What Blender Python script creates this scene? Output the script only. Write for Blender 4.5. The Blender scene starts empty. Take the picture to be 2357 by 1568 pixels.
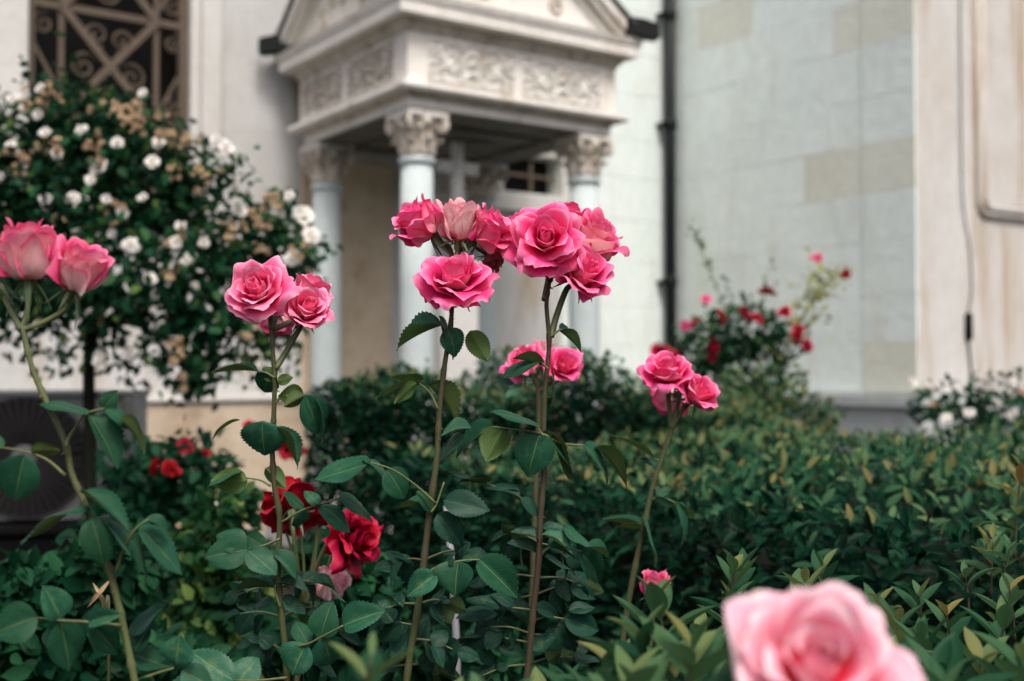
import bpy, math, random
import numpy as np
from mathutils import Vector, Matrix
from math import sin, cos, pi, radians, hypot, acos, sqrt, atan2
random.seed(7); rng = np.random.default_rng(7)
scene = bpy.context.scene

# ------------------------------------------------------------------ camera
CAM_H = 1.25; FPX = 2670.0; CX, CY = 1178.5, 784.0; TILT = radians(1.55)
cd = bpy.data.cameras.new('camera'); cam = bpy.data.objects.new('camera', cd)
scene.collection.objects.link(cam); scene.camera = cam
cam.location = (0, 0, CAM_H); cam.rotation_euler = (radians(90) + TILT, 0, 0)
cd.sensor_width = 36; cd.lens = 36 * FPX / 2357.0
cd.clip_start = 0.05; cd.clip_end = 500
cd.dof.use_dof = True; cd.dof.focus_distance = 1.41; cd.dof.aperture_fstop = 3.7
cd.dof.aperture_blades = 0

# ------------------------------------------------------------------ light
SUN_AZ = radians(163); SUN_EL = radians(57)      # azimuth clockwise from +Y
wd = bpy.data.worlds.new('World'); scene.world = wd; wd.use_nodes = True
nt = wd.node_tree; nt.nodes.clear()
sk = nt.nodes.new('ShaderNodeTexSky'); sk.sky_type = 'NISHITA'; sk.sun_disc = False
sk.sun_elevation = SUN_EL; sk.sun_rotation = SUN_AZ; sk.air_density = 0.8; sk.dust_density = 6.0; sk.ozone_density = 0.0
bg = nt.nodes.new('ShaderNodeBackground'); bg.inputs[1].default_value = 0.135
ou = nt.nodes.new('ShaderNodeOutputWorld')
nt.links.new(sk.outputs[0], bg.inputs[0]); nt.links.new(bg.outputs[0], ou.inputs[0])
sl = bpy.data.lights.new('sun', 'SUN'); sl.energy = 1.65; sl.angle = radians(14); sl.color = (1.0, 0.97, 0.92)
sun = bpy.data.objects.new('sun', sl); scene.collection.objects.link(sun)
sd = Vector((sin(SUN_AZ) * cos(SUN_EL), cos(SUN_AZ) * cos(SUN_EL), sin(SUN_EL)))
sun.rotation_euler = sd.to_track_quat('Z', 'Y').to_euler(); sun.location = (3, -3, 8)
scene.view_settings.view_transform = 'Standard'; scene.view_settings.look = 'None'
scene.view_settings.gamma = 1; scene.view_settings.exposure = 0.6
scene.view_settings.use_curve_mapping = False
scene.render.engine = 'CYCLES'
cy = scene.cycles; cy.use_denoising = True; cy.max_bounces = 7; cy.diffuse_bounces = 4; cy.transmission_bounces = 4
cy.glossy_bounces = 2; cy.transparent_max_bounces = 4; cy.caustics_reflective = False; cy.caustics_refractive = False

# ------------------------------------------------------------------ helpers
COL = scene.collection
W = {}                                            # world matrix of every object
def P(x, y, d):                                   # picture position (2357 wide) + depth -> place in the garden
    c = ((x - CX) / FPX * d, -(y - CY) / FPX * d)
    return Vector((c[0], d * cos(TILT) - c[1] * sin(TILT), CAM_H + d * sin(TILT) + c[1] * cos(TILT)))
def link(o, parent=None, M=None):
    COL.objects.link(o); M = M if M is not None else (W[parent] if parent else Matrix())
    W[o] = M
    if parent:
        o.parent = parent; o.matrix_basis = W[parent].inverted() @ M
    else:
        o.matrix_basis = M
    return o
def tag(o, label=None, cat=None, group=None, kind=None):
    if label: o['label'] = label
    if cat: o['category'] = cat
    if group: o['group'] = group
    if kind: o['kind'] = kind
    return o
def thing(name, M, label, cat, group=None):
    o = bpy.data.objects.new(name, None); o.empty_display_size = 0.05
    if not isinstance(M, Matrix): M = Matrix.Translation(M)
    link(o, None, M); return tag(o, label, cat, group)
def mesh(name, verts, faces, mat=None, smooth=True, uv=None, tint=None):
    me = bpy.data.meshes.new(name)
    v = np.asarray(verts, dtype=np.float32).reshape(-1, 3)
    if isinstance(faces, np.ndarray):
        n, k = faces.shape
        me.vertices.add(len(v)); me.vertices.foreach_set('co', v.ravel())
        me.loops.add(n * k); me.loops.foreach_set('vertex_index', faces.astype(np.int32).ravel())
        me.polygons.add(n); me.polygons.foreach_set('loop_start', np.arange(0, n * k, k, dtype=np.int32))
        me.update(calc_edges=True)
    else:
        me.from_pydata(v.tolist(), [], faces)
    if smooth: me.polygons.foreach_set('use_smooth', np.ones(len(me.polygons), dtype=bool))
    if uv is not None:
        ul = me.uv_layers.new(name='UVMap'); li = np.empty(len(me.loops), dtype=np.int32)
        me.loops.foreach_get('vertex_index', li)
        ul.data.foreach_set('uv', np.asarray(uv, dtype=np.float32)[li].ravel())
    if tint is not None:
        a = me.attributes.new('tint', 'FLOAT', 'POINT'); a.data.foreach_set('value', np.asarray(tint, dtype=np.float32))
    if mat: me.materials.append(mat)
    return me
def part(name, me, parent=None, M=None, kind=None):
    o = bpy.data.objects.new(name, me); link(o, parent, M)
    if kind: o['kind'] = kind
    return o
class G:                                          # collects verts / faces of ONE mesh
    def __init__(s): s.v = []; s.f = []
    def add(s, v, f):
        b = len(s.v); s.v += [tuple(p) for p in v]; s.f += [tuple(i + b for i in q) for q in f]; return s
    def box(s, x0, x1, y0, y1, z0, z1):
        return s.add([(x0, y0, z0), (x1, y0, z0), (x1, y1, z0), (x0, y1, z0), (x0, y0, z1), (x1, y0, z1), (x1, y1, z1), (x0, y1, z1)],
                     [(0, 3, 2, 1), (4, 5, 6, 7), (0, 1, 5, 4), (1, 2, 6, 5), (2, 3, 7, 6), (3, 0, 4, 7)])
    def cbox(s, x0, x1, y0, y1, z0, z1, c=0.01):  # box with chamfered edges on its -y face
        return s.add([(x0, y0 + c, z0), (x1, y0 + c, z0), (x1, y1, z0), (x0, y1, z0), (x0, y0 + c, z1), (x1, y0 + c, z1), (x1, y1, z1), (x0, y1, z1),
                      (x0 + c, y0, z0 + c), (x1 - c, y0, z0 + c), (x1 - c, y0, z1 - c), (x0 + c, y0, z1 - c)],
                     [(0, 3, 2, 1), (4, 5, 6, 7), (1, 2, 6, 5), (2, 3, 7, 6), (3, 0, 4, 7), (8, 9, 10, 11), (0, 1, 9, 8), (1, 5, 10, 9), (5, 4, 11, 10), (4, 0, 8, 11)])
    def tube(s, pts, rad, n=8, cap=True):
        v, f = tube(pts, rad, n, cap); return s.add(v, f)
    def lathe(s, prof, c=(0, 0), n=32):
        v = []; f = []
        for r, z in prof:
            for k in range(n):
                a = 2 * pi * k / n; v.append((c[0] + r * cos(a), c[1] + r * sin(a), z))
        for i in range(len(prof) - 1):
            for k in range(n):
                k2 = (k + 1) % n; f.append((i * n + k, i * n + k2, (i + 1) * n + k2, (i + 1) * n + k))
        f.append(tuple(range(n))[::-1]); f.append(tuple((len(prof) - 1) * n + k for k in range(n)))
        return s.add(v, f)
    def ring(s, prof, S, ey=0.0):                 # mitred square ring, closed profile of (offset, z)
        v = []; f = []; m = len(prof)
        for o, z in prof: v += [(-o, -o, z), (S + o, -o, z), (S + o, S + o - ey, z), (-o, S + o - ey, z)]
        for i in range(m):
            j = (i + 1) % m
            for k in range(4):
                k2 = (k + 1) % 4; f.append((i * 4 + k, i * 4 + k2, j * 4 + k2, j * 4 + k))
        return s.add(v, f)
    def make(s, name, mat, smooth=False): return mesh(name, s.v, s.f, mat, smooth)
def tube(pts, rad, n=8, cap=True):
    pts = [Vector(p) for p in pts]; m = len(pts); v = []; f = []
    if not hasattr(rad, '__len__'): rad = [rad] * m
    ref = None
    for i, p in enumerate(pts):
        t = (pts[min(i + 1, m - 1)] - pts[max(i - 1, 0)]).normalized()
        if ref is None:
            ref = t.cross(Vector((0.3, 0.9, 0.2)))
            if ref.length < 0.1: ref = t.cross(Vector((1, 0, 0)))
        ref = (ref - t * ref.dot(t)).normalized(); b = t.cross(ref)
        for k in range(n):
            a = 2 * pi * k / n; v.append(p + (ref * cos(a) + b * sin(a)) * rad[i])
    for i in range(m - 1):
        for k in range(n):
            k2 = (k + 1) % n; f.append((i * n + k, i * n + k2, (i + 1) * n + k2, (i + 1) * n + k))
    if cap: f.append(tuple(range(n))[::-1]); f.append(tuple((m - 1) * n + k for k in range(n)))
    return v, f
def smooth_path(pts, k=6):                        # Catmull-Rom
    pts = [Vector(p) for p in pts]
    if len(pts) < 3: return [pts[0].lerp(pts[-1], i / k) for i in range(k + 1)]
    q = [pts[0] * 2 - pts[1]] + pts + [pts[-1] * 2 - pts[-2]]; out = []
    for i in range(1, len(q) - 2):
        a, b, c, d = q[i - 1:i + 3]
        for j in range(k):
            t = j / k
            out.append(0.5 * ((2 * b) + (c - a) * t + (2 * a - 5 * b + 4 * c - d) * t * t + (3 * b - a - 3 * c + d) * t ** 3))
    out.append(pts[-1]); return out
def sm(a, b, x):
    t = np.clip((x - a) / (b - a), 0, 1); return t * t * (3 - 2 * t)
def frameM(pos, x, zhint, s=(1, 1, 1)):
    x = Vector(x).normalized(); z = Vector(zhint) - x * x.dot(Vector(zhint)); z.normalize(); y = z.cross(x)
    M = Matrix(((x.x * s[0], y.x * s[1], z.x * s[2], pos[0]), (x.y * s[0], y.y * s[1], z.y * s[2], pos[1]), (x.z * s[0], y.z * s[1], z.z * s[2], pos[2]), (0, 0, 0, 1)))
    return M

# ------------------------------------------------------------------ materials
def nmat(name):
    m = bpy.data.materials.new(name); m.use_nodes = True; t = m.node_tree; t.nodes.clear()
    return m, t, (lambda k: t.nodes.new(k)), t.links.new
def ramp(N, L, src, stops, interp='LINEAR'):
    r = N('ShaderNodeValToRGB'); e = r.color_ramp.elements; r.color_ramp.interpolation = interp
    while len(e) < len(stops): e.new(0.5)
    for q, (p, c) in zip(e, stops):
        q.position = p; q.color = (*c, 1) if len(c) == 3 else c
    L(src, r.inputs[0]); return r.outputs[0]
def noise(N, L, vec, scale, detail=4, rough=0.55):
    n = N('ShaderNodeTexNoise'); n.inputs['Scale'].default_value = scale; n.inputs['Detail'].default_value = detail
    n.inputs['Roughness'].default_value = rough
    if vec is not None: L(vec, n.inputs['Vector'])
    return n.outputs[0]
def mix(N, L, fac, a, b, mode='MIX'):
    m = N('ShaderNodeMix'); m.data_type = 'RGBA'; m.blend_type = mode
    for sock, val in ((m.inputs[0], fac), (m.inputs[6], a), (m.inputs[7], b)):
        if isinstance(val, (int, float)): sock.default_value = val
        elif isinstance(val, tuple): sock.default_value = (*val, 1)
        else: L(val, sock)
    return m.outputs[2]
def math_(N, L, op, a, b=None, c=None):
    m = N('ShaderNodeMath'); m.operation = op
    for i, val in enumerate((a, b, c)):
        if val is None: continue
        if isinstance(val, (int, float)): m.inputs[i].default_value = val
        else: L(val, m.inputs[i])
    return m.outputs[0]
def out(N, L, sh):
    o = N('ShaderNodeOutputMaterial'); L(sh, o.inputs[0])
def bsdf(N, L, col, rough=0.6, spec=0.4, bump=None, bstr=0.2, bdist=0.01, metal=0.0):
    p = N('ShaderNodeBsdfPrincipled'); p.inputs['Roughness'].default_value = rough
    p.inputs['Specular IOR Level'].default_value = spec; p.inputs['Metallic'].default_value = metal
    if isinstance(col, tuple): p.inputs[0].default_value = (*col, 1)
    else: L(col, p.inputs[0])
    if bump is not None:
        b = N('ShaderNodeBump'); b.inputs['Strength'].default_value = bstr; b.inputs['Distance'].default_value = bdist
        L(bump, b.inputs['Height']); L(b.outputs[0], p.inputs['Normal'])
    return p.outputs[0]
def stone_mat(name, c1, c2, stain, scale=2.0, amount=0.5, rough=0.85, streak=True, sz=0.22):
    m, t, N, L = nmat(name); tc = N('ShaderNodeTexCoord').outputs['Object']
    n1 = noise(N, L, tc, scale, 6, 0.6); n2 = noise(N, L, tc, scale * 9, 5, 0.65)
    c = mix(N, L, ramp(N, L, n1, [(0.35, (0, 0, 0)), (0.65, (1, 1, 1))]), c1, c2)
    mp = N('ShaderNodeMapping'); mp.inputs['Scale'].default_value = (1.0, 1.0, sz if streak else 1.0); L(tc, mp.inputs[0])
    n3 = noise(N, L, mp.outputs[0], scale * 2.2, 6, 0.7)
    c = mix(N, L, math_(N, L, 'MULTIPLY', ramp(N, L, n3, [(0.52, (0, 0, 0)), (0.72, (1, 1, 1))]), amount), c, stain)
    c = mix(N, L, 0.25, c, ramp(N, L, n2, [(0.3, (0.55, 0.55, 0.55)), (0.7, (1, 1, 1))]), 'MULTIPLY')
    hh = math_(N, L, 'ADD', n2, math_(N, L, 'MULTIPLY', n1, 0.6))
    out(N, L, bsdf(N, L, c, rough, 0.25, hh, 0.5, 0.012)); return m
def plain_mat(name, c, rough=0.6, spec=0.4, var=0.3, scale=12, metal=0.0):
    m, t, N, L = nmat(name); tc = N('ShaderNodeTexCoord').outputs['Object']
    n1 = noise(N, L, tc, scale, 5, 0.6)
    cc = mix(N, L, n1, tuple(x * (1 - var) for x in c), tuple(min(1, x * (1 + var)) for x in c))
    out(N, L, bsdf(N, L, cc, rough, spec, n1, 0.15, 0.004, metal)); return m
def sepuv(N, L):
    uv = N('ShaderNodeUVMap').outputs[0]; s = N('ShaderNodeSeparateXYZ'); L(uv, s.inputs[0]); return uv, s.outputs[0], s.outputs[1]
def petal_mat(name, deep, main, rim, back_base, back_tip, spots=0.0, trans=0.42, fade=0.0):
    m, t, N, L = nmat(name); uv, u, v = sepuv(N, L); geo = N('ShaderNodeNewGeometry')
    rnd = N('ShaderNodeObjectInfo').outputs['Random']
    mp = N('ShaderNodeMapping'); mp.inputs['Scale'].default_value = (34, 2.2, 1); L(uv, mp.inputs[0])
    vein = noise(N, L, mp.outputs[0], 1.0, 3, 0.6)
    mp2 = N('ShaderNodeMapping'); mp2.inputs['Scale'].default_value = (3, 3, 1); L(uv, mp2.inputs[0]); L(rnd, mp2.inputs['Location'])
    blot = noise(N, L, mp2.outputs[0], 1.3, 4, 0.6)
    vv = math_(N, L, 'ADD', v, math_(N, L, 'MULTIPLY', math_(N, L, 'SUBTRACT', blot, 0.5), 0.35))
    fr = ramp(N, L, vv, [(0.0, deep), (0.3, deep), (0.70, main), (0.90, tuple(.6 * a + .4 * b for a, b in zip(main, rim))), (1.0, rim)])  # petal gradient; deep base and pale rim also paint crevice shade and highlight
    bk = ramp(N, L, vv, [(0.05, back_base), (0.35, tuple(0.5 * (a + b) for a, b in zip(back_base, back_tip))), (0.75, back_tip), (1.0, main)])
    c = mix(N, L, geo.outputs['Backfacing'], fr, bk)
    c = mix(N, L, 0.3, c, ramp(N, L, vein, [(0.3, (0.82, 0.70, 0.74)), (0.62, (1, 1, 1))]), 'MULTIPLY')
    hs = N('ShaderNodeHueSaturation'); L(c, hs.inputs['Color'])
    L(math_(N, L, 'ADD', 0.93, math_(N, L, 'MULTIPLY', rnd, 0.14)), hs.inputs['Value'])
    L(math_(N, L, 'ADD', 0.494, math_(N, L, 'MULTIPLY', rnd, 0.012)), hs.inputs['Hue']); c = hs.outputs[0]
    # browned, dry margin in irregular patches
    edge = ramp(N, L, v, [(0.9, (0, 0, 0)), (1.0, (1, 1, 1))])
    eb = math_(N, L, 'MULTIPLY', edge, ramp(N, L, blot, [(0.56, (0, 0, 0)), (0.66, (1, 1, 1))]))
    c = mix(N, L, math_(N, L, 'MULTIPLY', eb, 0.55 + spots * 0.4), c, (0.42, 0.2, 0.07))
    if spots:
        vo = N('ShaderNodeTexVoronoi'); vo.inputs['Scale'].default_value = 11; L(uv, vo.inputs['Vector'])
        sp = ramp(N, L, vo.outputs['Distance'], [(0.10, (1, 1, 1)), (0.17, (0, 0, 0))])
        c = mix(N, L, math_(N, L, 'MULTIPLY', math_(N, L, 'MULTIPLY', sp, ramp(N, L, blot, [(0.45, (0, 0, 0)), (0.55, (1, 1, 1))])), spots), c, (0.35, 0.06, 0.07))
    p = bsdf(N, L, c, 0.55, 0.2, math_(N, L, 'ADD', vein, math_(N, L, 'MULTIPLY', blot, 1.5)), 0.28, 0.003)
    tr = N('ShaderNodeBsdfTranslucent'); L(c, tr.inputs[0])
    ms = N('ShaderNodeMixShader'); ms.inputs[0].default_value = trans; L(p, ms.inputs[1]); L(tr.outputs[0], ms.inputs[2])
    out(N, L, ms.outputs[0]); return m
def leaf_mat(name, top, top2, under, rib, rough=0.42, trans=0.2, vein=0.35, nscale=3.0):
    m, t, N, L = nmat(name); uv, u, v = sepuv(N, L); geo = N('ShaderNodeNewGeometry')
    rnd = N('ShaderNodeObjectInfo').outputs['Random']
    au = math_(N, L, 'ABSOLUTE', math_(N, L, 'SUBTRACT', u, 0.5))
    mp = N('ShaderNodeMapping'); mp.inputs['Scale'].default_value = (nscale, nscale, 1); L(uv, mp.inputs[0]); L(rnd, mp.inputs['Location'])
    n1 = noise(N, L, mp.outputs[0], 1.5, 5, 0.6)
    c = mix(N, L, ramp(N, L, n1, [(0.35, (0, 0, 0)), (0.65, (1, 1, 1))]), top, top2)
    ph = math_(N, L, 'MULTIPLY', math_(N, L, 'SUBTRACT', v, math_(N, L, 'MULTIPLY', au, 0.9)), 50.0)
    ph = math_(N, L, 'ADD', ph, math_(N, L, 'MULTIPLY', n1, 5.0)); lat = math_(N, L, 'POWER', math_(N, L, 'ABSOLUTE', math_(N, L, 'COSINE', ph)), 14.0)
    ribm = ramp(N, L, au, [(0.008, (1, 1, 1)), (0.022, (0, 0, 0))])
    vm = math_(N, L, 'MAXIMUM', ribm, math_(N, L, 'MULTIPLY', lat, 0.2))
    yl = ramp(N, L, math_(N, L, 'ADD', n1, math_(N, L, 'MULTIPLY', rnd, 0.18)), [(0.70, (0, 0, 0)), (0.85, (1, 1, 1))])
    c = mix(N, L, math_(N, L, 'MULTIPLY', yl, 0.4), c, (0.11, 0.14, 0.045))
    cu = mix(N, L, n1, under, tuple(x * 0.75 for x in under))
    c = mix(N, L, geo.outputs['Backfacing'], c, cu)
    c = mix(N, L, math_(N, L, 'MULTIPLY', vm, vein * 2), c, rib)
    n5 = noise(N, L, mp.outputs[0], 14.0, 3, 0.6)      # dust and blemishes
    c = mix(N, L, math_(N, L, 'MULTIPLY', ramp(N, L, n5, [(0.6, (0, 0, 0)), (0.75, (1, 1, 1))]), 0.22), c, (0.2, 0.24, 0.2))
    hs = N('ShaderNodeHueSaturation'); L(c, hs.inputs['Color'])
    L(math_(N, L, 'ADD', 0.7, math_(N, L, 'MULTIPLY', rnd, 0.6)), hs.inputs['Value'])
    L(math_(N, L, 'ADD', 0.49, math_(N, L, 'MULTIPLY', rnd, 0.025)), hs.inputs['Hue']); c = hs.outputs[0]
    p = bsdf(N, L, c, rough, 0.17, math_(N, L, 'SUBTRACT', math_(N, L, 'MULTIPLY', n1, 0.6), vm), 0.35, 0.002)
    tr = N('ShaderNodeBsdfTranslucent'); L(c, tr.inputs[0])
    ms = N('ShaderNodeMixShader'); ms.inputs[0].default_value = trans; L(p, ms.inputs[1]); L(tr.outputs[0], ms.inputs[2])
    out(N, L, ms.outputs[0]); return m
def tint_mat(name, stops, under=1.4, rough=0.4, trans=0.2):
    m, t, N, L = nmat(name); at = N('ShaderNodeAttribute'); at.attribute_name = 'tint'; geo = N('ShaderNodeNewGeometry')
    c = ramp(N, L, at.outputs['Fac'], stops)
    c2 = mix(N, L, 1.0, c, (under, under, under * 0.9), 'MULTIPLY')
    c = mix(N, L, geo.outputs['Backfacing'], c, c2)
    p = bsdf(N, L, c, rough + .1, 0.06)
    tr = N('ShaderNodeBsdfTranslucent'); L(c, tr.inputs[0])
    ms = N('ShaderNodeMixShader'); ms.inputs[0].default_value = trans; L(p, ms.inputs[1]); L(tr.outputs[0], ms.inputs[2])
    out(N, L, ms.outputs[0]); return m
def stem_mat(name, a, b):
    m, t, N, L = nmat(name); tc = N('ShaderNodeTexCoord').outputs['Object']
    mp = N('ShaderNodeMapping'); mp.inputs['Scale'].default_value = (1, 1, 0.25); L(tc, mp.inputs[0])
    n1 = noise(N, L, mp.outputs[0], 22, 5, 0.6); n2 = noise(N, L, tc, 160, 3, 0.6)
    c = mix(N, L, ramp(N, L, n1, [(0.38, (0, 0, 0)), (0.62, (1, 1, 1))]), a, b)
    out(N, L, bsdf(N, L, c, 0.5, 0.35, n2, 0.2, 0.001)); return m

M = {}
M['pink'] = petal_mat('petal_hot_pink', (0.68, 0.004, 0.095), (0.88, 0.048, 0.235), (0.93, 0.30, 0.53), (0.88, 0.60, 0.56), (0.90, 0.20, 0.40), trans=0.3)
M['rose'] = petal_mat('petal_light_pink', (0.78, 0.015, 0.14), (0.91, 0.12, 0.32), (0.95, 0.44, 0.62), (0.90, 0.55, 0.56), (0.91, 0.28, 0.45), trans=0.3)
M['faded'] = petal_mat('petal_faded', (0.84, 0.10, 0.22), (0.92, 0.38, 0.46), (0.92, 0.55, 0.56), (0.90, 0.46, 0.50), (0.94, 0.80, 0.76), spots=0.9)
M['buds'] = petal_mat('petal_bud_pink', (0.80, 0.03, 0.17), (0.90, 0.09, 0.29), (0.93, 0.26, 0.46), (0.93, 0.78, 0.70), (0.92, 0.56, 0.59), spots=0.15)
M['pale'] = petal_mat('petal_pale_pink', (0.88, 0.02, 0.075), (0.92, 0.34, 0.45), (0.94, 0.76, 0.81), (0.92, 0.30, 0.25), (0.93, 0.52, 0.60), trans=0.3)
M['dull'] = petal_mat('petal_withered', (0.34, 0.02, 0.05), (0.48, 0.06, 0.10), (0.45, 0.15, 0.12), (0.35, 0.10, 0.06), (0.5, 0.12, 0.13), spots=0.6)
M['red'] = petal_mat('petal_red', (0.13, 0.0, 0.005), (0.36, 0.0006, 0.019), (0.48, 0.004, 0.05), (0.18, 0.0006, 0.010), (0.28, 0.001, 0.018), trans=0.15)
M['darkred'] = petal_mat('petal_dark_red', (0.10, 0.0, 0.003), (0.26, 0.001, 0.010), (0.34, 0.004, 0.022), (0.14, 0.001, 0.006), (0.22, 0.002, 0.012), trans=0.2)
M['white'] = petal_mat('petal_white', (0.80, 0.76, 0.62), (0.90, 0.895, 0.86), (0.92, 0.92, 0.90), (0.82, 0.79, 0.68), (0.91, 0.90, 0.87))
M['tan'] = petal_mat('petal_dried_tan', (0.36, 0.22, 0.10), (0.60, 0.44, 0.26), (0.72, 0.60, 0.43), (0.44, 0.29, 0.15), (0.68, 0.53, 0.36))
M['leaf'] = leaf_mat('rose_leaf', (0.0077, 0.0627, 0.0320), (0.0165, 0.0874, 0.0448), (0.0825, 0.1377, 0.0400), (0.1430, 0.1900, 0.0680))
M['leafdk'] = leaf_mat('rose_leaf_dark', (0.0040, 0.0352, 0.0218), (0.0100, 0.0510, 0.0315), (0.0500, 0.0880, 0.0300), (0.0700, 0.1056, 0.0450))
M['stem'] = stem_mat('rose_stem', (0.062, 0.048, 0.026), (0.060, 0.078, 0.028))
M['stemdk'] = stem_mat('rose_cane_brown', (0.050, 0.030, 0.022), (0.052, 0.050, 0.024))
M['stemgr'] = stem_mat('rose_stalk_green', (0.10, 0.13, 0.048), (0.075, 0.082, 0.030))
M['sepal'] = leaf_mat('sepal', (0.09, 0.15, 0.075), (0.12, 0.17, 0.09), (0.16, 0.20, 0.12), (0.2, 0.24, 0.15), vein=0.1)
M['dry'] = leaf_mat('dry_sepal', (0.45, 0.30, 0.18), (0.36, 0.22, 0.12), (0.5, 0.36, 0.24), (0.3, 0.18, 0.1), vein=0.1)
HS = [(0.0, (0.0011, 0.0092, 0.0050)), (0.35, (0.0021, 0.0239, 0.0115)), (0.58, (0.0126, 0.0626, 0.0288)), (0.72, (0.0578, 0.1242, 0.0540)), (0.86, (0.1155, 0.1426, 0.0518)), (0.96, (0.1418, 0.1104, 0.0396)), (1.0, (0.1575, 0.0828, 0.0324))]  # darkest stops paint the shaded leaves inside the hedge
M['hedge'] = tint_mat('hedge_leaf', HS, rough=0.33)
SS = [(0.0, (0.0040, 0.0294, 0.0150)), (0.25, (0.0180, 0.0690, 0.0323)), (0.45, (0.0550, 0.1242, 0.0540)), (0.65, (0.1300, 0.1748, 0.0638)), (0.82, (0.2000, 0.1518, 0.0488)), (1.0, (0.2000, 0.0782, 0.0338))]
M['shoot'] = tint_mat('shoot_leaf', SS, under=1.25, rough=0.38, trans=0.3)
M['bushleaf'] = tint_mat('bush_leaf', [(0.0, (0.0020, 0.0153, 0.0073)), (0.5, (0.0060, 0.0408, 0.0185)), (0.82, (0.0180, 0.0808, 0.0297)), (1.0, (0.0900, 0.1445, 0.0330))])
M['weed'] = tint_mat('weed_leaf', [(0.0, (0.0027, 0.0213, 0.0097)), (0.55, (0.0144, 0.0595, 0.0195)), (0.8, (0.0720, 0.1360, 0.0338)), (1.0, (0.2160, 0.2465, 0.0600))], trans=0.3)
M['yleaf'] = tint_mat('yellow_green_leaf', [(0.0, (0.16, 0.2, 0.07)), (1.0, (0.42, 0.42, 0.14))], trans=0.35)
M['bark_shade'] = plain_mat('bark_and_inner_shade', (0.010, 0.0115, 0.007), 0.9, 0.08)  # bark colour, near black because hedge cores use it as inner shade
M['soil'] = plain_mat('soil', (0.016, 0.013, 0.009), 0.95, 0.1, 0.5, 6)
M['plaster'] = stone_mat('facade_plaster', (0.455, 0.46, 0.45), (0.52, 0.53, 0.53), (0.35, 0.285, 0.205), 1.7, 0.9)
M['trim'] = stone_mat('window_trim_stone', (0.53, 0.525, 0.505), (0.59, 0.59, 0.575), (0.45, 0.36, 0.26), 1.5, 0.3)
M['ochre'] = stone_mat('ochre_rubble_render', (0.40, 0.32, 0.235), (0.52, 0.44, 0.345), (0.24, 0.16, 0.095), 2.2, 0.75, streak=False)
M['tanrender'] = stone_mat('tan_render', (0.52, 0.41, 0.29), (0.64, 0.54, 0.41), (0.30, 0.20, 0.11), 2.4, 0.75, streak=False)
M['marble'] = stone_mat('weathered_marble', (0.67, 0.65, 0.60), (0.78, 0.77, 0.735), (0.42, 0.31, 0.20), 2.6, 0.65)
M['marbled'] = stone_mat('brown_blotched_marble', (0.50, 0.45, 0.38), (0.62, 0.58, 0.51), (0.15, 0.105, 0.065), 5.0, 0.85)  # browner marble with dark blotches, for mouldings, capitals and carvings
M['shaft'] = stone_mat('blue_grey_marble', (0.42, 0.49, 0.495), (0.49, 0.555, 0.56), (0.40, 0.42, 0.39), 3.0, 0.3)
M['soffit'] = stone_mat('dark_ceiling_stone', (0.085, 0.08, 0.068), (0.13, 0.12, 0.105), (0.03, 0.027, 0.022), 3.0, 0.6, streak=False)  # dark grey-brown stone for ceiling slab, frame and rosette
M['blockA'] = stone_mat('pale_green_ashlar', (0.65, 0.73, 0.71), (0.70, 0.77, 0.755), (0.54, 0.545, 0.45), 1.2, 0.65)
M['blockB'] = stone_mat('grey_green_ashlar', (0.635, 0.71, 0.69), (0.685, 0.755, 0.735), (0.52, 0.52, 0.43), 1.2, 0.65)
M['blockC'] = stone_mat('buff_ashlar', (0.59, 0.61, 0.535), (0.635, 0.655, 0.585), (0.52, 0.50, 0.41), 1.5, 0.35)
M['mortar'] = stone_mat('mortar', (0.64, 0.69, 0.64), (0.69, 0.73, 0.69), (0.58, 0.56, 0.46), 3.0, 0.3)
M['pil'] = stone_mat('pilaster_limestone', (0.51, 0.49, 0.455), (0.58, 0.57, 0.55), (0.36, 0.245, 0.14), 3.2, 1.0, sz=0.07)
M['plinth'] = stone_mat('plinth_stone', (0.34, 0.38, 0.39), (0.44, 0.47, 0.47), (0.25, 0.22, 0.17), 2.0, 0.5)
M['iron'] = plain_mat('painted_iron', (0.10, 0.078, 0.058), 0.7, 0.2)
M['black'] = plain_mat('black_metal', (0.003, 0.004, 0.0038), 0.6, 0.12)
M['pipe'] = plain_mat('downpipe_paint', (0.006, 0.009, 0.009), 0.5, 0.2, 0.2)
M['lead'] = plain_mat('lead_roofing', (0.07, 0.07, 0.06), 0.6, 0.4)
M['void'] = plain_mat('fan_interior_shade', (0.012, 0.011, 0.010), 0.9, 0.1)
M['glass'] = plain_mat('dark_window_glass', (0.004, 0.004, 0.004), 0.5, 0.12)
M['acdim'] = plain_mat('dimmed_grey_enamel', (0.20, 0.205, 0.20), 0.5, 0.4, 0.08)  # grey casing darkened, the dim light here is put into its colour
M['acdark'] = plain_mat('grille_grey', (0.07, 0.066, 0.064), 0.6, 0.2, 0.1)
M['char'] = plain_mat('charcoal_with_shade', (0.004, 0.0045, 0.0045), 0.6, 0.12)  # dark box colour, blackened to hold the shade under the unit
M['grey'] = plain_mat('grey_stake', (0.26, 0.25, 0.27), 0.7, 0.3)

# ------------------------------------------------------------------ ground
g = G(); g.add([(-60, -60, 0), (60, -60, 0), (60, 60, 0), (-60, 60, 0)], [(0, 1, 2, 3)])
tag(part('ground', g.make('ground', M['soil'])), 'dark soil of the flower bed under the plants', kind='structure')

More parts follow.
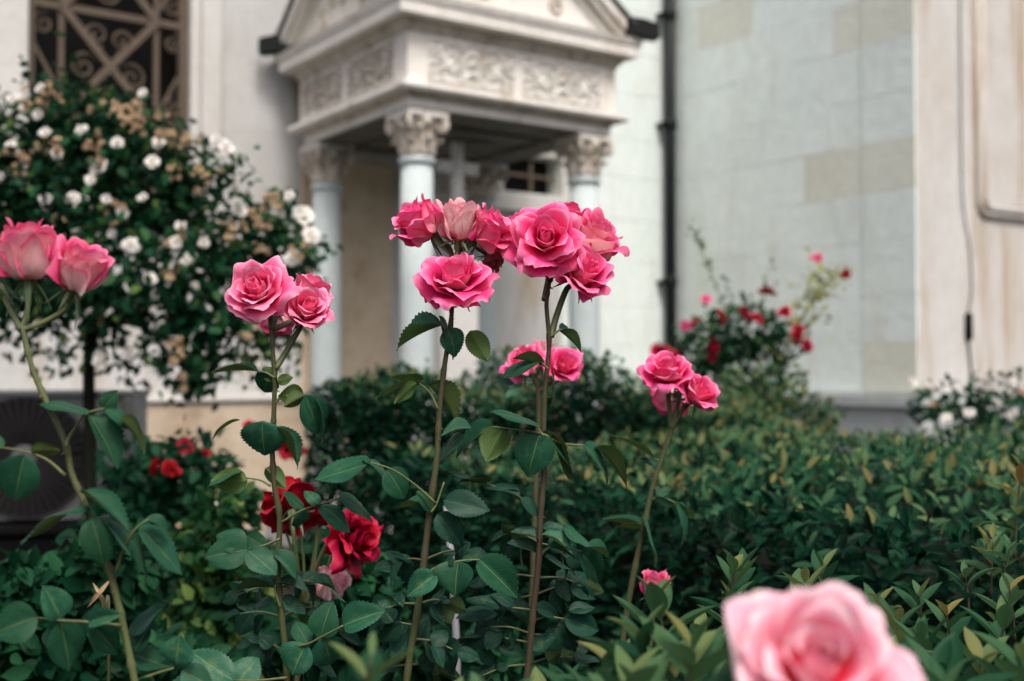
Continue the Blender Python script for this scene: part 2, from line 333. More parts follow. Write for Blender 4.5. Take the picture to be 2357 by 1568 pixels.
# ------------------------------------------------------------------ the church: local x runs along the window facade, local y into it
TH = radians(34.8)
BASE = Matrix.Translation((-0.617, 7.5, 0)) @ Matrix.Rotation(TH, 4, 'Z')
S = 1.38; WY = 1.75; CXX = 3.83; FY = -1.0
church = thing('church_building', BASE, 'pale stone church with window facade, ashlar side wall and pilaster front behind the garden', 'building')
def cb(name, x0, x1, y0, y1, z0, z1, mat, parent=church, c=0.01):
    return part(name, G().cbox(x0, x1, y0, y1, z0, z1, c).make(name, mat), parent, W[church])
# window facade around the grille opening x -2.0..-.9, z 2.55..4.9
wx0, wx1, wz0, wz1 = -2.02, -0.90, 2.45, 4.9
g = G()
g.box(-6, wx0, WY, WY + 0.5, 1.08, 6.5); g.box(wx1, 1.87, WY, WY + 0.5, 1.08, 6.5)
g.box(wx0, wx1, WY, WY + 0.5, 1.08, wz0); g.box(wx0, wx1, WY, WY + 0.5, wz1, 6.5)
g.box(1.87, 2.50, WY, WY + 0.5, 1.08, 2.82); g.box(1.87, 2.50, WY, WY + 0.5, 3.16, 6.5); 
fac = part('facade_wall', g.make('facade_wall', M['plaster']), church)
fw = part('facade_wall', G().box(2.50, CXX, WY + .012, WY + 0.5, 1.08, 6.5).make('facade_wall', M['mortar']), church)
z = 1.09; row = 0
while z < 6.2:
    h = [0.40, 0.37, 0.42, 0.39][row % 4]; x = 2.503
    while x < CXX - .02:
        x1 = min(x + random.uniform(.45, .8), CXX)
        if CXX - x1 < .2: x1 = CXX
        part('stone_block', G().cbox(x, x1 - .002, WY, WY + .05, z, z + h - .002, .003).make('stone_block', M['blockA']), fw); x = x1
    z += h; row += 1
cb('plinth', -6, CXX, WY - 0.10, WY + 0.5, 0, 1.03, M['ochre'], c=0.02)
cb('plinth_ledge', -6, CXX, WY - 0.13, WY + 0.5, 1.032, 1.078, M['trim'])
cb('bare_render', -0.02, 0.78, WY - 0.012, WY, 1.08, 2.93, M['tanrender'])
# tall stone panel and frame under the canopy
cb('wall_panel', 0.86, 1.55, WY - 0.05, WY, 1.08, 2.86, M['pil'])
cb('wall_panel', 0.96, 1.45, WY - 0.07, WY - 0.052, 1.2, 2.75, M['trim'])
# big window with wrought iron grille
win = part('window', G().box(wx0, wx1, WY + 0.28, WY + 0.30, wz0, wz1).make('window', M['glass']), church, W[church])
def sub(name, g, mat, parent, smooth=False): return part(name, g.make(name, mat, smooth), parent, W[church])
sub('jamb_stone', G().cbox(wx1, wx1 + 0.075, WY - 0.03, WY + 0.28, wz0, wz1), M['trim'], win)
sub('jamb_stone', G().cbox(wx1 + 0.077, wx1 + 0.23, WY - 0.05, WY, wz0 - .2, wz1), M['trim'], win)
sub('jamb_stone', G().cbox(wx0 - 0.3, wx0, WY - 0.04, WY + 0.28, wz0 - .2, wz1), M['trim'], win)
sub('window_sill', G().cbox(wx0 - 0.3, wx1 + 0.25, WY - 0.09, WY + 0.3, wz0 - 0.12, wz0 - 0.002), M['trim'], win)
GY = WY + 0.06; b1, b2 = -1.79, -1.13
def bar(p, q, w=0.019, d=0.012, y=GY, mat='iron'):
    (xa, za), (xb, zb) = p, q; dx, dz = xb - xa, zb - za; l = hypot(dx, dz); nx, nz = -dz / l * w, dx / l * w
    v = []
    for yy in (y - d, y + d): v += [(xa + nx, yy, za + nz), (xb + nx, yy, zb + nz), (xb - nx, yy, zb - nz), (xa - nx, yy, za - nz)]
    sub('grille_bar', G().add(v, [(0, 1, 2, 3)[::-1], (4, 5, 6, 7)[::-1], (0, 4, 5, 1), (1, 5, 6, 2), (2, 6, 7, 3), (3, 7, 4, 0)]), M[mat], win)
for x in (b1, b2): bar((x, wz0), (x, wz1))
for x in (wx0 + 0.025, wx1 - 0.03): bar((x, wz0), (x, wz1), 0.03, 0.016)
for z in (3.03, 3.78, 4.53): bar((wx0, z), (wx1, z), 0.024, 0.010, GY - 0.003)
for k, z in enumerate((3.03, 3.78)):
    bar((b1, z + 0.75), (b2, z), 0.026, 0.008, GY - 0.022); bar((b1, z), (b2, z + 0.75), 0.026, 0.008, GY - 0.024)
bar((b1, 3.03), (b2, 2.45), 0.026, 0.008, GY - 0.022)
for z in (3.2, 3.95): bar((wx1, z + .33), (b2, z - .12), 0.012, 0.006, GY + 0.02)
for z in (3.3, 4.0): bar((wx0, z + .3), (b1, z - .12), 0.012, 0.006, GY + 0.02)
def scroll(cx, cz, r, a0, turns, sgn):
    pts = []; n = 40
    for i in range(n + 1):
        t = i / n; rr = r * (1 - 0.88 * t); a = a0 + sgn * turns * 2 * pi * t
        pts.append((cx + rr * cos(a), GY + 0.02 + 0.03 * t, cz + rr * sin(a)))
    sub('grille_scroll', G().tube(pts, 0.011, 6), M['iron'], win, True)
for z in (3.03, 3.78, 2.5):
    scroll(-1.63, z + .36, .10, 0.5, 1.6, 1); scroll(-1.29, z + .33, .10, 2.6, 1.6, -1)
    scroll(-1.54, z + .60, .095, -1.2, 1.6, -1); scroll(-1.37, z + .58, .095, -1.9, 1.6, 1)
    scroll(-1.0, z + .14, .075, 1.6, 1.6, 1); scroll(-1.0, z + .62, .075, 1.6, 1.7, -1); scroll(-1.9, z + .62, .08, 1.2, 1.6, 1)
    scroll(-1.46, z + .17, .10, 3.0, 1.5, 1)
# small barred window under the canopy
w2 = part('window', G().box(1.87, 2.50, WY + 0.2, WY + 0.22, 2.82, 3.16).make('window', M['glass']), church, W[church])
for x in (2.21,): sub('window_bar', G().box(x - .014, x + .014, WY + .05, WY + .07, 2.82, 3.16), M['iron'], w2)
for z in (2.99,): sub('window_bar', G().box(1.87, 2.50, WY + .072, WY + .09, z - .013, z + .013), M['iron'], w2)
sub('window_sill', G().cbox(1.72, 2.66, WY - 0.10, WY + 0.2, 2.64, 2.80), M['trim'], w2)
sub('window_frame', G().cbox(2.502, 2.62, WY - 0.03, WY + 0.2, 2.802, 3.25), M['trim'], w2)
sub('window_frame', G().cbox(1.75, 1.868, WY - 0.03, WY + 0.2, 2.802, 3.25), M['trim'], w2)
# ashlar side wall: faces -x at x=CXX, from the corner (y=WY) toward the camera (y=FY)
sw = part('side_wall', G().box(CXX + 0.012, CXX + 0.5, FY + 0.02, WY, 0, 6.5).make('side_wall', M['mortar']), church, W[church])
def blockx(x, y0, y1, z0, z1, mat, c=0.002):      # chamfered block showing its -x face
    xx = x - random.uniform(0, 0.002)
    v = [(xx + c, y0, z0), (xx + c, y1, z0), (xx + c, y1, z1), (xx + c, y0, z1), (xx, y0 + c, z0 + c), (xx, y1 - c, z0 + c), (xx, y1 - c, z1 - c), (xx, y0 + c, z1 - c),
         (x + .05, y0, z0), (x + .05, y1, z0), (x + .05, y1, z1), (x + .05, y0, z1)]
    f = [(4, 7, 6, 5), (0, 4, 5, 1), (1, 5, 6, 2), (2, 6, 7, 3), (3, 7, 4, 0), (8, 0, 1, 9), (9, 1, 2, 10), (10, 2, 3, 11), (11, 3, 0, 8)]
    part('stone_block', mesh('stone_block', v, [q[::-1] for q in f], mat, False), sw, W[church])
z = 1.09; row = 0; j = 0.001
while z < 6.2:
    h = [0.40, 0.37, 0.42, 0.39][row % 4]; y = FY
    # quoin strip, set a little forward
    m = M['blockC'] if row in (0, 4, 7, 10) else M['blockB']
    blockx(CXX - 0.006, FY, FY + 0.50 - j, z, z + h - j, m); y = FY + 0.50 + 0.004
    first = True
    while y < WY - 0.02:
        l = random.uniform(0.55, 0.95) if not first else (0.28 if row % 2 else 0.6)
        y1 = min(y + l, WY)
        if WY - y1 < 0.2: y1 = WY
        r = random.random()
        m = M['blockC'] if (first and row in (4, 7, 10)) or r < 0.06 else (M['blockA'] if r < 0.8 else M['blockB'])
        blockx(CXX, y, y1 - j, z, z + h - j, m); y = y1; first = False
    z += h; row += 1
cb('side_plinth', CXX - 0.12, CXX + 0.4, FY - 0.12, WY - 0.13, 0, 0.98, M['plinth'], c=0.02)
cb('side_plinth_ledge', CXX - 0.16, CXX + 0.4, FY - 0.16, WY - 0.135, 0.982, 1.06, M['plinth'])
# pilaster front, faces -y at y=FY
X3 = CXX
cb('front_wall', X3 + 0.02, X3 + 6, FY + 0.1, FY + 0.6, 1.06, 6.5, M['pil'])
cb('corner_pilaster', X3 + 0.012, X3 + 0.215, FY - 0.012, FY + 0.1, 1.062, 6.5, M['pil'], c=0.02)
cb('pilaster_strip', X3 + 0.225, X3 + 0.57, FY + 0.012, FY + 0.1, 1.062, 6.5, M['trim'], c=0.012)
cb('pilaster_strip', X3 + 0.585, X3 + 0.80, FY + 0.045, FY + 0.1, 1.062, 6.5, M['trim'], c=0.012)
cb('front_plinth', X3 + 0.402, X3 + 6, FY - 0.10, FY + 0.1, 0, 1.06, M['plinth'], c=0.02)
pn = cb('wall_panel', X3 + 1.02, X3 + 3.0, FY + 0.06, FY + 0.1, 2.63, 6.4, M['pil'])
for (o, w_, d) in ((0.0, 0.03, 0.05), (0.05, 0.045, 0.03)):
    x0, x1, z0, z1 = X3 + 0.95 + o, X3 + 3.1 - o, 2.55 + o, 6.45 - o
    pts = [(x0, FY + 0.09, z1), (x0, FY + 0.09, z0 + .08), (x0 + .025, FY + 0.09, z0 + .025), (x0 + .08, FY + 0.09, z0), (x1, FY + 0.09, z0), (x1, FY + 0.09, z1)]
    sub('panel_moulding', G().tube(pts, w_, 8), M['pil'], pn, True)

# ------------------------------------------------------------------ downpipe in the corner
dp = thing('downpipe', BASE @ Matrix.Translation((CXX - 0.09, WY - 0.09, 0)), 'tall black rainwater downpipe in the corner between the two church walls', 'pipe')
part('pipe', G().lathe([(0.052, 0.1), (0.052, 6.4)], n=20).make('pipe', M['pipe'], True), dp)
for z in (0.6, 2.05, 3.55, 4.6, 5.6):
    part('pipe_collar', G().lathe([(0.053, z), (0.064, z + .01), (0.066, z + .08), (0.06, z + .1), (0.053, z + .11)], n=20).make('pipe_collar', M['pipe'], True), dp)
    part('wall_bracket', G().box(-0.10, -0.05, -0.02, 0.10, z + .03, z + .07).make('wall_bracket', M['black']), dp)

# ------------------------------------------------------------------ marble canopy over the tomb
can = thing('stone_canopy', BASE, 'marble grave canopy with carved frieze, gables and four columns', 'canopy')
def cpart(name, g, mat, parent=can, smooth=False): return part(name, g.make(name, mat, smooth), parent, W[can])
def spiral_pts(c, u, w, r, turns, n=26, a0=0.0, sgn=1):
    c, u, w = Vector(c), Vector(u), Vector(w)
    return [c + (u * cos(a0 + sgn * turns * 2 * pi * i / n) + w * sin(a0 + sgn * turns * 2 * pi * i / n)) * r * (1 - 0.85 * i / n) for i in range(n + 1)]
cpart('base_slab', G().ring([(-0.69, 0.0), (0.34, 0.0), (0.34, 0.20), (0.30, 0.22), (-0.69, 0.22)], S), M['plinth'])
for (cx, cy) in ((0, 0), (S, 0), (0, S - .05), (S, S - .05)):
    col = cpart('column', G().lathe([(0.114, 0.36), (0.114, 1.0), (0.110, 1.8), (0.103, 2.585)], (cx, cy), 40), M['shaft'], smooth=True)
    cpart('astragal', G().lathe([(0.103, 2.586), (0.117, 2.594), (0.122, 2.612), (0.117, 2.63), (0.108, 2.634), (0.108, 2.645)], (cx, cy), 40), M['shaft'], col, True)
    bg_ = G().lathe([(0.165, 0.29), (0.172, 0.305), (0.165, 0.325), (0.138, 0.335), (0.138, 0.343), (0.15, 0.35), (0.14, 0.36), (0.122, 0.362)], (cx, cy), 32)
    bg_.box(cx - .18, cx + .18, cy - .18, cy + .18, 0.222, 0.29); cpart('column_base', bg_, M['marble'], col)
    cg = G().lathe([(0.105, 2.646), (0.10, 2.70), (0.105, 2.76), (0.13, 2.82), (0.15, 2.845)], (cx, cy), 32)
    for rowi, (n_, z0, hh, w_, off) in enumerate(((8, 2.648, 0.10, 0.036, 0.0), (8, 2.665, 0.155, 0.036, pi / 8))):
        for k in range(n_):
            a = 2 * pi * k / n_ + off; v = []; nn = 7
            for i in range(nn):
                t = i / (nn - 1); r = 0.108 + 0.012 * t + 0.055 * max(0, t - 0.45) ** 1.4 * 2.2
                zz = z0 + hh * (t if t < 0.8 else 0.8 + 0.12 * sin((t - 0.8) / 0.2 * pi) - 0.4 * (t - .8))
                ww = w_ * (1 - 0.65 * t ** 3)
                for s_ in (-1, -0.35, 0.35, 1):
                    rr = r + (0.012 if abs(s_) < 0.5 else 0.0)
                    v.append((cx + rr * cos(a) - s_ * ww * sin(a), cy + rr * sin(a) + s_ * ww * cos(a), zz))
                for s_ in (1, -1):
                    v.append((cx + (r - .03) * cos(a) - s_ * ww * .8 * sin(a), cy + (r - .03) * sin(a) + s_ * ww * .8 * cos(a), zz - 0.006))
            f = []
            for i in range(nn - 1):
                for q in range(6): f.append((i * 6 + q, i * 6 + (q + 1) % 6, (i + 1) * 6 + (q + 1) % 6, (i + 1) * 6 + q))
            f.append(tuple((nn - 1) * 6 + q for q in range(6))); cg.add(v, f)
    for k in range(4):
        a = pi / 4 + k * pi / 2; d_ = Vector((cos(a), sin(a), 0))
        c_ = Vector((cx, cy, 2.805)) + d_ * 0.165
        cg.tube(spiral_pts(c_, d_, (0, 0, 1), 0.042, 1.5, 22, pi / 2, -1), 0.016, 7)
        e_ = Vector((cos(a - pi / 4), sin(a - pi / 4), 0)); c2 = Vector((cx, cy, 2.82)) + e_ * 0.135
        cg.tube([c2 - e_ * .03, c2, c2 + e_ * .016, c2 + e_ * .024], [0.036, 0.034, 0.024, 0.004], 9)
    cg.v = [(p[0], p[1], 2.646 + (p[2] - 2.646) * 1.22) for p in cg.v]
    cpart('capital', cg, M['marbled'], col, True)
    cpart('abacus', G().box(cx - .148, cx + .148, cy - .148, cy + .148, 2.889, 2.922), M['marble'], col)
cpart('architrave', G().ring([(-0.13, 2.941), (0.135, 2.941), (0.135, 2.992), (-0.13, 2.992)], S, .08), M['marble'])
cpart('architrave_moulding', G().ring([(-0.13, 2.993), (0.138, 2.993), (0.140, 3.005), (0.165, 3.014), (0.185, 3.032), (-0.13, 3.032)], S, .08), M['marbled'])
cpart('architrave_lip', G().ring([(-0.13, 3.033), (0.222, 3.033), (0.232, 3.05), (0.228, 3.076), (0.16, 3.095), (-0.13, 3.095)], S, .08), M['marble'])
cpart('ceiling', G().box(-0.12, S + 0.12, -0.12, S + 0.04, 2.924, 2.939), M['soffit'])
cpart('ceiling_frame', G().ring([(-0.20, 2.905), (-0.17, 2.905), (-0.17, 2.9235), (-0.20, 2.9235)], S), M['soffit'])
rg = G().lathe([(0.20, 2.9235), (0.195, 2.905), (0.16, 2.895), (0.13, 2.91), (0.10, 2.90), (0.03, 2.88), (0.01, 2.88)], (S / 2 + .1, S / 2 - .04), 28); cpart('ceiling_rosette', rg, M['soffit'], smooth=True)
cpart('frieze', G().ring([(-0.10, 3.096), (0.160, 3.096), (0.160, 3.41), (-0.10, 3.41)], S, .08), M['marble'])
# carved frieze panels on each side
def relief(face):
    T = Matrix() if face == 0 else Matrix(((0, 1, 0, 0), (1, 0, 0, 0), (0, 0, 1, 0), (0, 0, 0, 1)))
    def tr(gg):
        gg.v = [tuple(T @ Vector(p)) for p in gg.v]
        if face: gg.f = [q[::-1] for q in gg.f]
        return gg
    y = -0.160
    for (x0, x1) in ((-0.02, S / 2 - 0.03), (S / 2 + 0.03, S + 0.02)):
        fr = G()
        for (a, b, c, d) in ((x0, x1, 3.375, 3.39), (x0, x1, 3.12, 3.135), (x0, x0 + .015, 3.136, 3.374), (x1 - .015, x1, 3.136, 3.374)): fr.box(a, b, y - 0.014, y, c, d)
        p_ = cpart('frieze_panel', tr(fr), M['marble']); cg = G(); xc = (x0 + x1) / 2; h = 3.255; w_ = (x1 - x0) / 2 - 0.03
        for s_ in (-1, 1):
            for (ox, oz, r, a0, sg) in ((0.55, 0.03, 0.085, 2.6, -1), (0.80, -0.05, 0.055, 0.3, 1), (0.28, -0.05, 0.06, 3.4, 1), (0.85, 0.065, 0.04, 0.0, -1), (0.25, 0.06, .045, 2, 1)):
                cg.tube(spiral_pts((xc + s_ * ox * w_, y - 0.006, h + oz), (s_, 0, 0), (0, 0, 1), r, 1.4, 22, a0, sg), [0.010 - 0.005 * i / 22 for i in range(23)], 6)
                for q in range(5):
                    a = a0 + q * 1.35; px, pz = xc + s_ * (ox * w_ + r * 1.05 * cos(a)), h + oz + r * 1.05 * sin(a)
                    if abs(px - xc) > w_ + .02 or abs(pz - h) > .115: continue
                    cg.tube([(px, y, pz), (px + s_ * .012 * cos(a), y - .018, pz + .012 * sin(a)), (px + s_ * .028 * cos(a + .5), y - .006, pz + .028 * sin(a + .5))], [0.012, 0.015, 0.003], 6)
        for k in range(3): cg.tube([(xc, y, h - .08 + k * .07), (xc, y - .02, h - .06 + k * .07), (xc, y - .004, h - .03 + k * .07)], [0.02, 0.024, 0.004], 7)
        cpart('carved_scroll', tr(cg), M['marbled'] if face else M['marble'], p_, True)
relief(0); relief(1)
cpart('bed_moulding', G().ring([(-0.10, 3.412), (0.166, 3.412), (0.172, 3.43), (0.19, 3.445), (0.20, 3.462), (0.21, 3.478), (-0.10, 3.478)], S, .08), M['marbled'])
cpart('cornice', G().ring([(-0.10, 3.479), (0.262, 3.484), (0.28, 3.492), (0.28, 3.562), (0.290, 3.57), (0.300, 3.60), (0.305, 3.615), (-0.10, 3.625)], S, .08), M['marble'])
SL = radians(37); HW = S / 2 + 0.30; RZ = 3.63
def facebox(face, pts_xz, y0, y1, name, mat, parent=can):   # prism from an x-z outline, on one of the four faces
    n = len(pts_xz); v = [(x, y0, z) for x, z in pts_xz] + [(x, y1, z) for x, z in pts_xz]
    f = [tuple(range(n)), tuple(range(2 * n - 1, n - 1, -1))] + [(i, i + n, (i + 1) % n + n, (i + 1) % n) for i in range(n)]
    c = S / 2; R = Matrix.Translation((c, c, 0)) @ Matrix.Rotation(face * pi / 2, 4, 'Z') @ Matrix.Translation((-c, -c, 0))
    v = [R @ Vector(p) for p in v]; gg = G(); gg.add(v, [q[::-1] for q in f]); return cpart(name, gg, mat, parent)
AP = RZ + HW * math.tan(SL); c0 = S / 2
for face in (0, 3):
    ty = facebox(face, [(c0 - HW + .08, RZ), (c0 + HW - .08, RZ), (c0, AP - .06)], -0.19, -0.10, 'tympanum', M['marble'])
    for s_ in (-1, 1):
        for (t0, t1, ya, yb, nm) in ((0.0, 0.075, -0.30, -0.191, 'raking_cornice'), (0.077, 0.12, -0.27, -0.191, 'raking_moulding'), (0.165, 0.19, -0.215, -0.191, 'raking_fillet')):
            k = math.tan(SL)
            xa = HW - t0 / k * 0.0 - 0.0; q = [(c0 + s_ * (HW - t0 / k), RZ + 0.002), (c0 + s_ * 0.001, AP - t0), (c0 + s_ * 0.001, AP - t1), (c0 + s_ * (HW - t1 / k), RZ + 0.002)]
            if s_ < 0: q = q[::-1]
            facebox(face, q, ya, yb, nm, M['marble'], ty)
    rg2 = G()
    for (px, pz) in ((0, 0.38), (-.14, .24), (.14, .24), (0, .22), (-.3, .13), (.3, .13)):
        rg2.tube(spiral_pts((c0 + px, -0.193, RZ + pz), (1, 0, 0), (0, 0, 1), 0.07, 1.5, 22, 1.0), 0.013, 6)
    c = S / 2; R = Matrix.Translation((c, c, 0)) @ Matrix.Rotation(face * pi / 2, 4, 'Z') @ Matrix.Translation((-c, -c, 0))
    rg2.v = [tuple(R @ Vector(p)) for p in rg2.v]; cpart('carved_scroll', rg2, M['marbled'], ty, True)
k = math.tan(SL); ro = HW + 0.025; zc = AP - ro * k + .014
for sx in (-1, 1):
    for sy in (-1, 1):
        cor = (c0 + sx * ro, c0 + sy * ro, zc); mid = (c0, c0, AP + .014)
        for e in ((c0 + sx * ro, c0, AP + .014), (c0, c0 + sy * ro, AP + .014)):
            tri = [Vector(cor), Vector(e), Vector(mid)]
            if (tri[1] - tri[0]).cross(tri[2] - tri[0]).z < 0: tri = [tri[0], tri[2], tri[1]]
            v = tri + [p + Vector((0, 0, .02)) for p in tri]
            cpart('roof_sheet', G().add(v, [(2, 1, 0), (3, 4, 5), (0, 1, 4, 3), (1, 2, 5, 4), (2, 0, 3, 5)]), M['lead'])
for (px, py, dx, dy) in ((-0.27, S + 0.16, -0.80, 0.50), (S + 0.24, -0.28, 0.85, -0.30)):
    d_ = Vector((dx, dy, 0)).normalized(); n_ = Vector((-d_.y, d_.x, 0)); o_ = Vector((px, py, 3.64))
    v = []
    for t, h, w_ in ((-0.08, 0.13, 0.06), (0.06, 0.125, 0.06), (0.17, 0.11, 0.06)):
        c_ = o_ + d_ * t - Vector((0, 0, 0.10 * max(0, t)))
        v += [c_ - n_ * w_, c_ + n_ * w_, c_ + n_ * w_ * .7 + Vector((0, 0, h)), c_ - n_ * w_ * .7 + Vector((0, 0, h))]
    f = [(3, 2, 1, 0), (8, 9, 10, 11)]
    for i in (0, 4):
        for q in range(4): f.append((i + q, i + (q + 1) % 4, i + 4 + (q + 1) % 4, i + 4 + q))
    cpart('rain_spout', G().add(v, f), M['black'])

# grave cross under the canopy
cx, cy = 0.53, 0.35
cr = thing('grave_cross', BASE @ Matrix.Translation((cx, cy, 0.22)), 'plain stone Latin cross on a tall slab standing inside the canopy', 'cross')
part('slab', G().cbox(-0.15, 0.15, -0.06, 0.06, 0.0, 1.75, 0.02).make('slab', M['trim']), cr)
part('slab_cap', G().cbox(-0.18, 0.18, -0.08, 0.08, 1.752, 1.80, 0.02).make('slab_cap', M['trim']), cr)
part('upright', G().cbox(-0.038, 0.038, -0.03, 0.03, 1.802, 2.64, 0.008).make('upright', M['trim']), cr)
part('arm', G().cbox(-0.16, -0.039, -0.029, 0.029, 2.42, 2.50, 0.008).make('arm', M['trim']), cr)
part('arm', G().cbox(0.039, 0.16, -0.029, 0.029, 2.42, 2.50, 0.008).make('arm', M['trim']), cr)

# cable with black junction box on the pilaster front
cbx = thing('cable_box', BASE @ Matrix.Translation((X3 + 0.70, FY + 0.03, 1.5)), 'black cable box with its cable running up the pilaster wall at right', 'cable')
part('box', G().tube([(0, 0, 0.0), (0, 0, 0.02), (0, 0, 0.20), (0, 0, 0.225)], [0.02, 0.034, 0.034, 0.02], 12).make('box', M['black'], True), cbx)
part('cable', G().tube(smooth_path([(0, 0, .22), (.05, 0, .42), (.03, 0, .75), (-.07, -.01, 1.15), (-.08, -.01, 1.9), (-.075, -.01, 3.2), (-.08, -.01, 4.5)]), 0.006, 6).make('cable', M['iron'], True), cbx)
part('cable', G().tube(smooth_path([(0, 0, .01), (.02, 0, -.15), (.05, 0, -.4), (.06, 0, -.6)]), 0.008, 6).make('cable', M['black'], True), cbx)

# ------------------------------------------------------------------ air conditioner on a dark stand
ACM = frameM(P(60, 1045, 4.95), (1, 0.10, 0), (0, 0, 1)); ACM.translation.z = 0.62
ac = thing('air_conditioner', ACM, 'grey outdoor air conditioning unit with round fan grille behind the tree rose', 'air conditioner')
g = G(); g.box(-0.38, 0.44, 0.0, 0.30, 0.0, 0.52); part('casing', g.make('casing', M['acdim']), ac)
part('top_panel', G().cbox(-0.39, 0.45, -0.012, 0.31, 0.522, 0.55, 0.008).make('top_panel', M['acdim']), ac)
part('corner_post', G().cbox(0.40, 0.452, -0.014, 0.05, 0.0, 0.52, 0.008).make('corner_post', M['acdim']), ac)
part('fan_shade_disc', G().add([(0.258 * cos(a), -0.004, 0.265 + 0.258 * sin(a)) for a in np.linspace(0, 2 * pi, 49)[:-1]], [tuple(range(48))]).make('fan_shade_disc', M['void']), ac)  # flat dark disc, the shade behind the grille is painted on
gr = part('fan_grille', G().tube([(0.258 * cos(a), -0.012, 0.265 + 0.258 * sin(a)) for a in np.linspace(0, 2 * pi, 49)], 0.006, 6).make('fan_grille', M['acdark'], True), ac)
gg = G()
for r in np.linspace(0.06, 0.245, 16): gg.tube([(r * cos(a), -0.018, 0.265 + r * sin(a)) for a in np.linspace(0, 2 * pi, 41)], 0.0022, 5)
part('grille_ring', gg.make('grille_ring', M['acdark'], True), gr)
for k in range(40):
    a = 2 * pi * k / 40; part('grille_spoke', G().tube([(0.05 * cos(a), -0.021, 0.265 + 0.05 * sin(a)), (0.255 * cos(a), -0.014, 0.265 + 0.255 * sin(a))], 0.0034, 5).make('grille_spoke', M['acdark'], True), gr)
part('fan_hub', G().tube([(0, -0.004, 0.265), (0, -0.026, 0.265), (0, -0.03, 0.265)], [0.055, 0.055, 0.03], 24).make('fan_hub', M['acdim'], True), gr)
st = thing('equipment_box', Matrix.Translation((ACM.translation.x, ACM.translation.y, 0)) @ ACM.to_3x3().to_4x4(), 'low black box with a rim standing under the air conditioner', 'box')
part('body', G().cbox(-0.7, 0.36, -0.10, 0.6, 0.0, 0.56, 0.01).make('body', M['char']), st)
part('rim', G().cbox(-0.72, 0.38, -0.13, 0.62, 0.562, 0.61, 0.014).make('rim', M['char']), st)

# ------------------------------------------------------------------ leaves: templates and batches
def leaflet_mesh(name, mat, curl, fold, wave, seed, teeth=0.075, nu=8, nv=26, wmax=0.5):
    r = random.Random(seed); ph = r.uniform(0, 6); v = []; uv = []
    for j in range(nv + 1):
        t = j / nv
        w = wmax * (sin(pi * min(1, t ** 0.78)) ** 0.72) * (1.0 - 0.10 * t) if 0 < t < 1 else 0.0
        if t > 0.85: w *= 1 - 0.35 * (t - 0.85) / 0.15
        tooth = 1 + (teeth if j % 2 else -teeth * 0.4) * (1 if 0.06 < t < 0.97 else 0)
        for i in range(nu + 1):
            u = -1 + 2 * i / nu; y = u * w * (tooth if abs(u) == 1 else 1)
            z = fold * abs(y) - curl * t * t + wave * sin(7 * t + ph + (0 if u > 0 else 1.3)) * abs(u) ** 1.5 * 0.5 - 0.06 * abs(u) ** 3 * w * 2
            x = t - 0.02 * (abs(u) == 1) * (j % 2 == 0) + 0.03 * abs(u) * (t - .4)
            x *= (1 - 0.12 * curl * t)
            v.append((x, y, z)); uv.append((0.5 + u * 0.5, t))
    f = [(j * (nu + 1) + i, (j + 1) * (nu + 1) + i, (j + 1) * (nu + 1) + i + 1, j * (nu + 1) + i + 1) for j in range(nv) for i in range(nu)]
    # order so that +z is the leaf's top
    f = [q for q in f]
    return mesh(name, v, f, mat, True, uv)
VAR = [(0.10, 0.25, 0.05), (0.30, 0.15, 0.08), (0.20, 0.5, 0.04), (-0.08, 0.25, 0.09), (0.45, 0.35, 0.06), (0.15, 0.6, 0.07), (0.35, 0.05, 0.10)]
LEAFLETS = {k: [leaflet_mesh('leaflet', M[k], c, f, w, i) for i, (c, f, w) in enumerate(VAR)] for k in ('leaf', 'leafdk')}
SEPALS = [mesh('sepal', *(lambda vv: vv)(((lambda n: ([(t, u * 0.16 * (1 - t) ** 0.8 * (0.5 + min(1, t * 4) * .5), 0.05 * abs(u) - (0.35 + 0.3 * s) * t * t + 0.3 * s * t ** 4) for t in np.linspace(0, 1, n) for u in (-1, -.5, 0, .5, 1)],
          [(j * 5 + i, (j + 1) * 5 + i, (j + 1) * 5 + i + 1, j * 5 + i + 1) for j in range(n - 1) for i in range(4)]))(9))), M['sepal'], True, [((i % 5) / 4, (i // 5) / 8) for i in range(45)]) for s in (0, 1, 2)]
def blade(nv=6, w=0.2, curl=0.15, fold=0.35, cusp=0.85):         # simple pointed leaf: x length, y width, z top
    v = []; f = []
    for j in range(nv + 1):
        t = j / nv; ww = w * sin(pi * t ** cusp) ** 0.85 if 0 < j < nv else 0.0
        v += [(t, -ww, fold * ww - curl * t * t), (t, 0, -curl * t * t), (t, ww, fold * ww - curl * t * t)]
    for j in range(nv): f += [(3 * j, 3 * j + 3, 3 * j + 4, 3 * j + 1), (3 * j + 1, 3 * j + 4, 3 * j + 5, 3 * j + 2)]
    return np.array(v), np.array(f)
def batch(tmpl, pos, x, zh, scl, tint):
    tv, tf = tmpl; n = len(pos); x = x / np.linalg.norm(x, axis=1, keepdims=True)
    z = zh - x * np.sum(x * zh, 1, keepdims=True); z /= np.linalg.norm(z, axis=1, keepdims=True) + 1e-9; y = np.cross(z, x)
    R = np.stack([x, y, z], axis=1)
    v = pos[:, None, :] + np.einsum('kj,njc->nkc', tv, R) * np.asarray(scl)[:, None, None]
    k = len(tv); f = (tf[None] + (np.arange(n) * k)[:, None, None]).reshape(-1, tf.shape[1])
    return v.reshape(-1, 3), f, np.repeat(tint, k)
def rvec(n):
    a = rng.normal(size=(n, 3)); return a / np.linalg.norm(a, axis=1, keepdims=True)
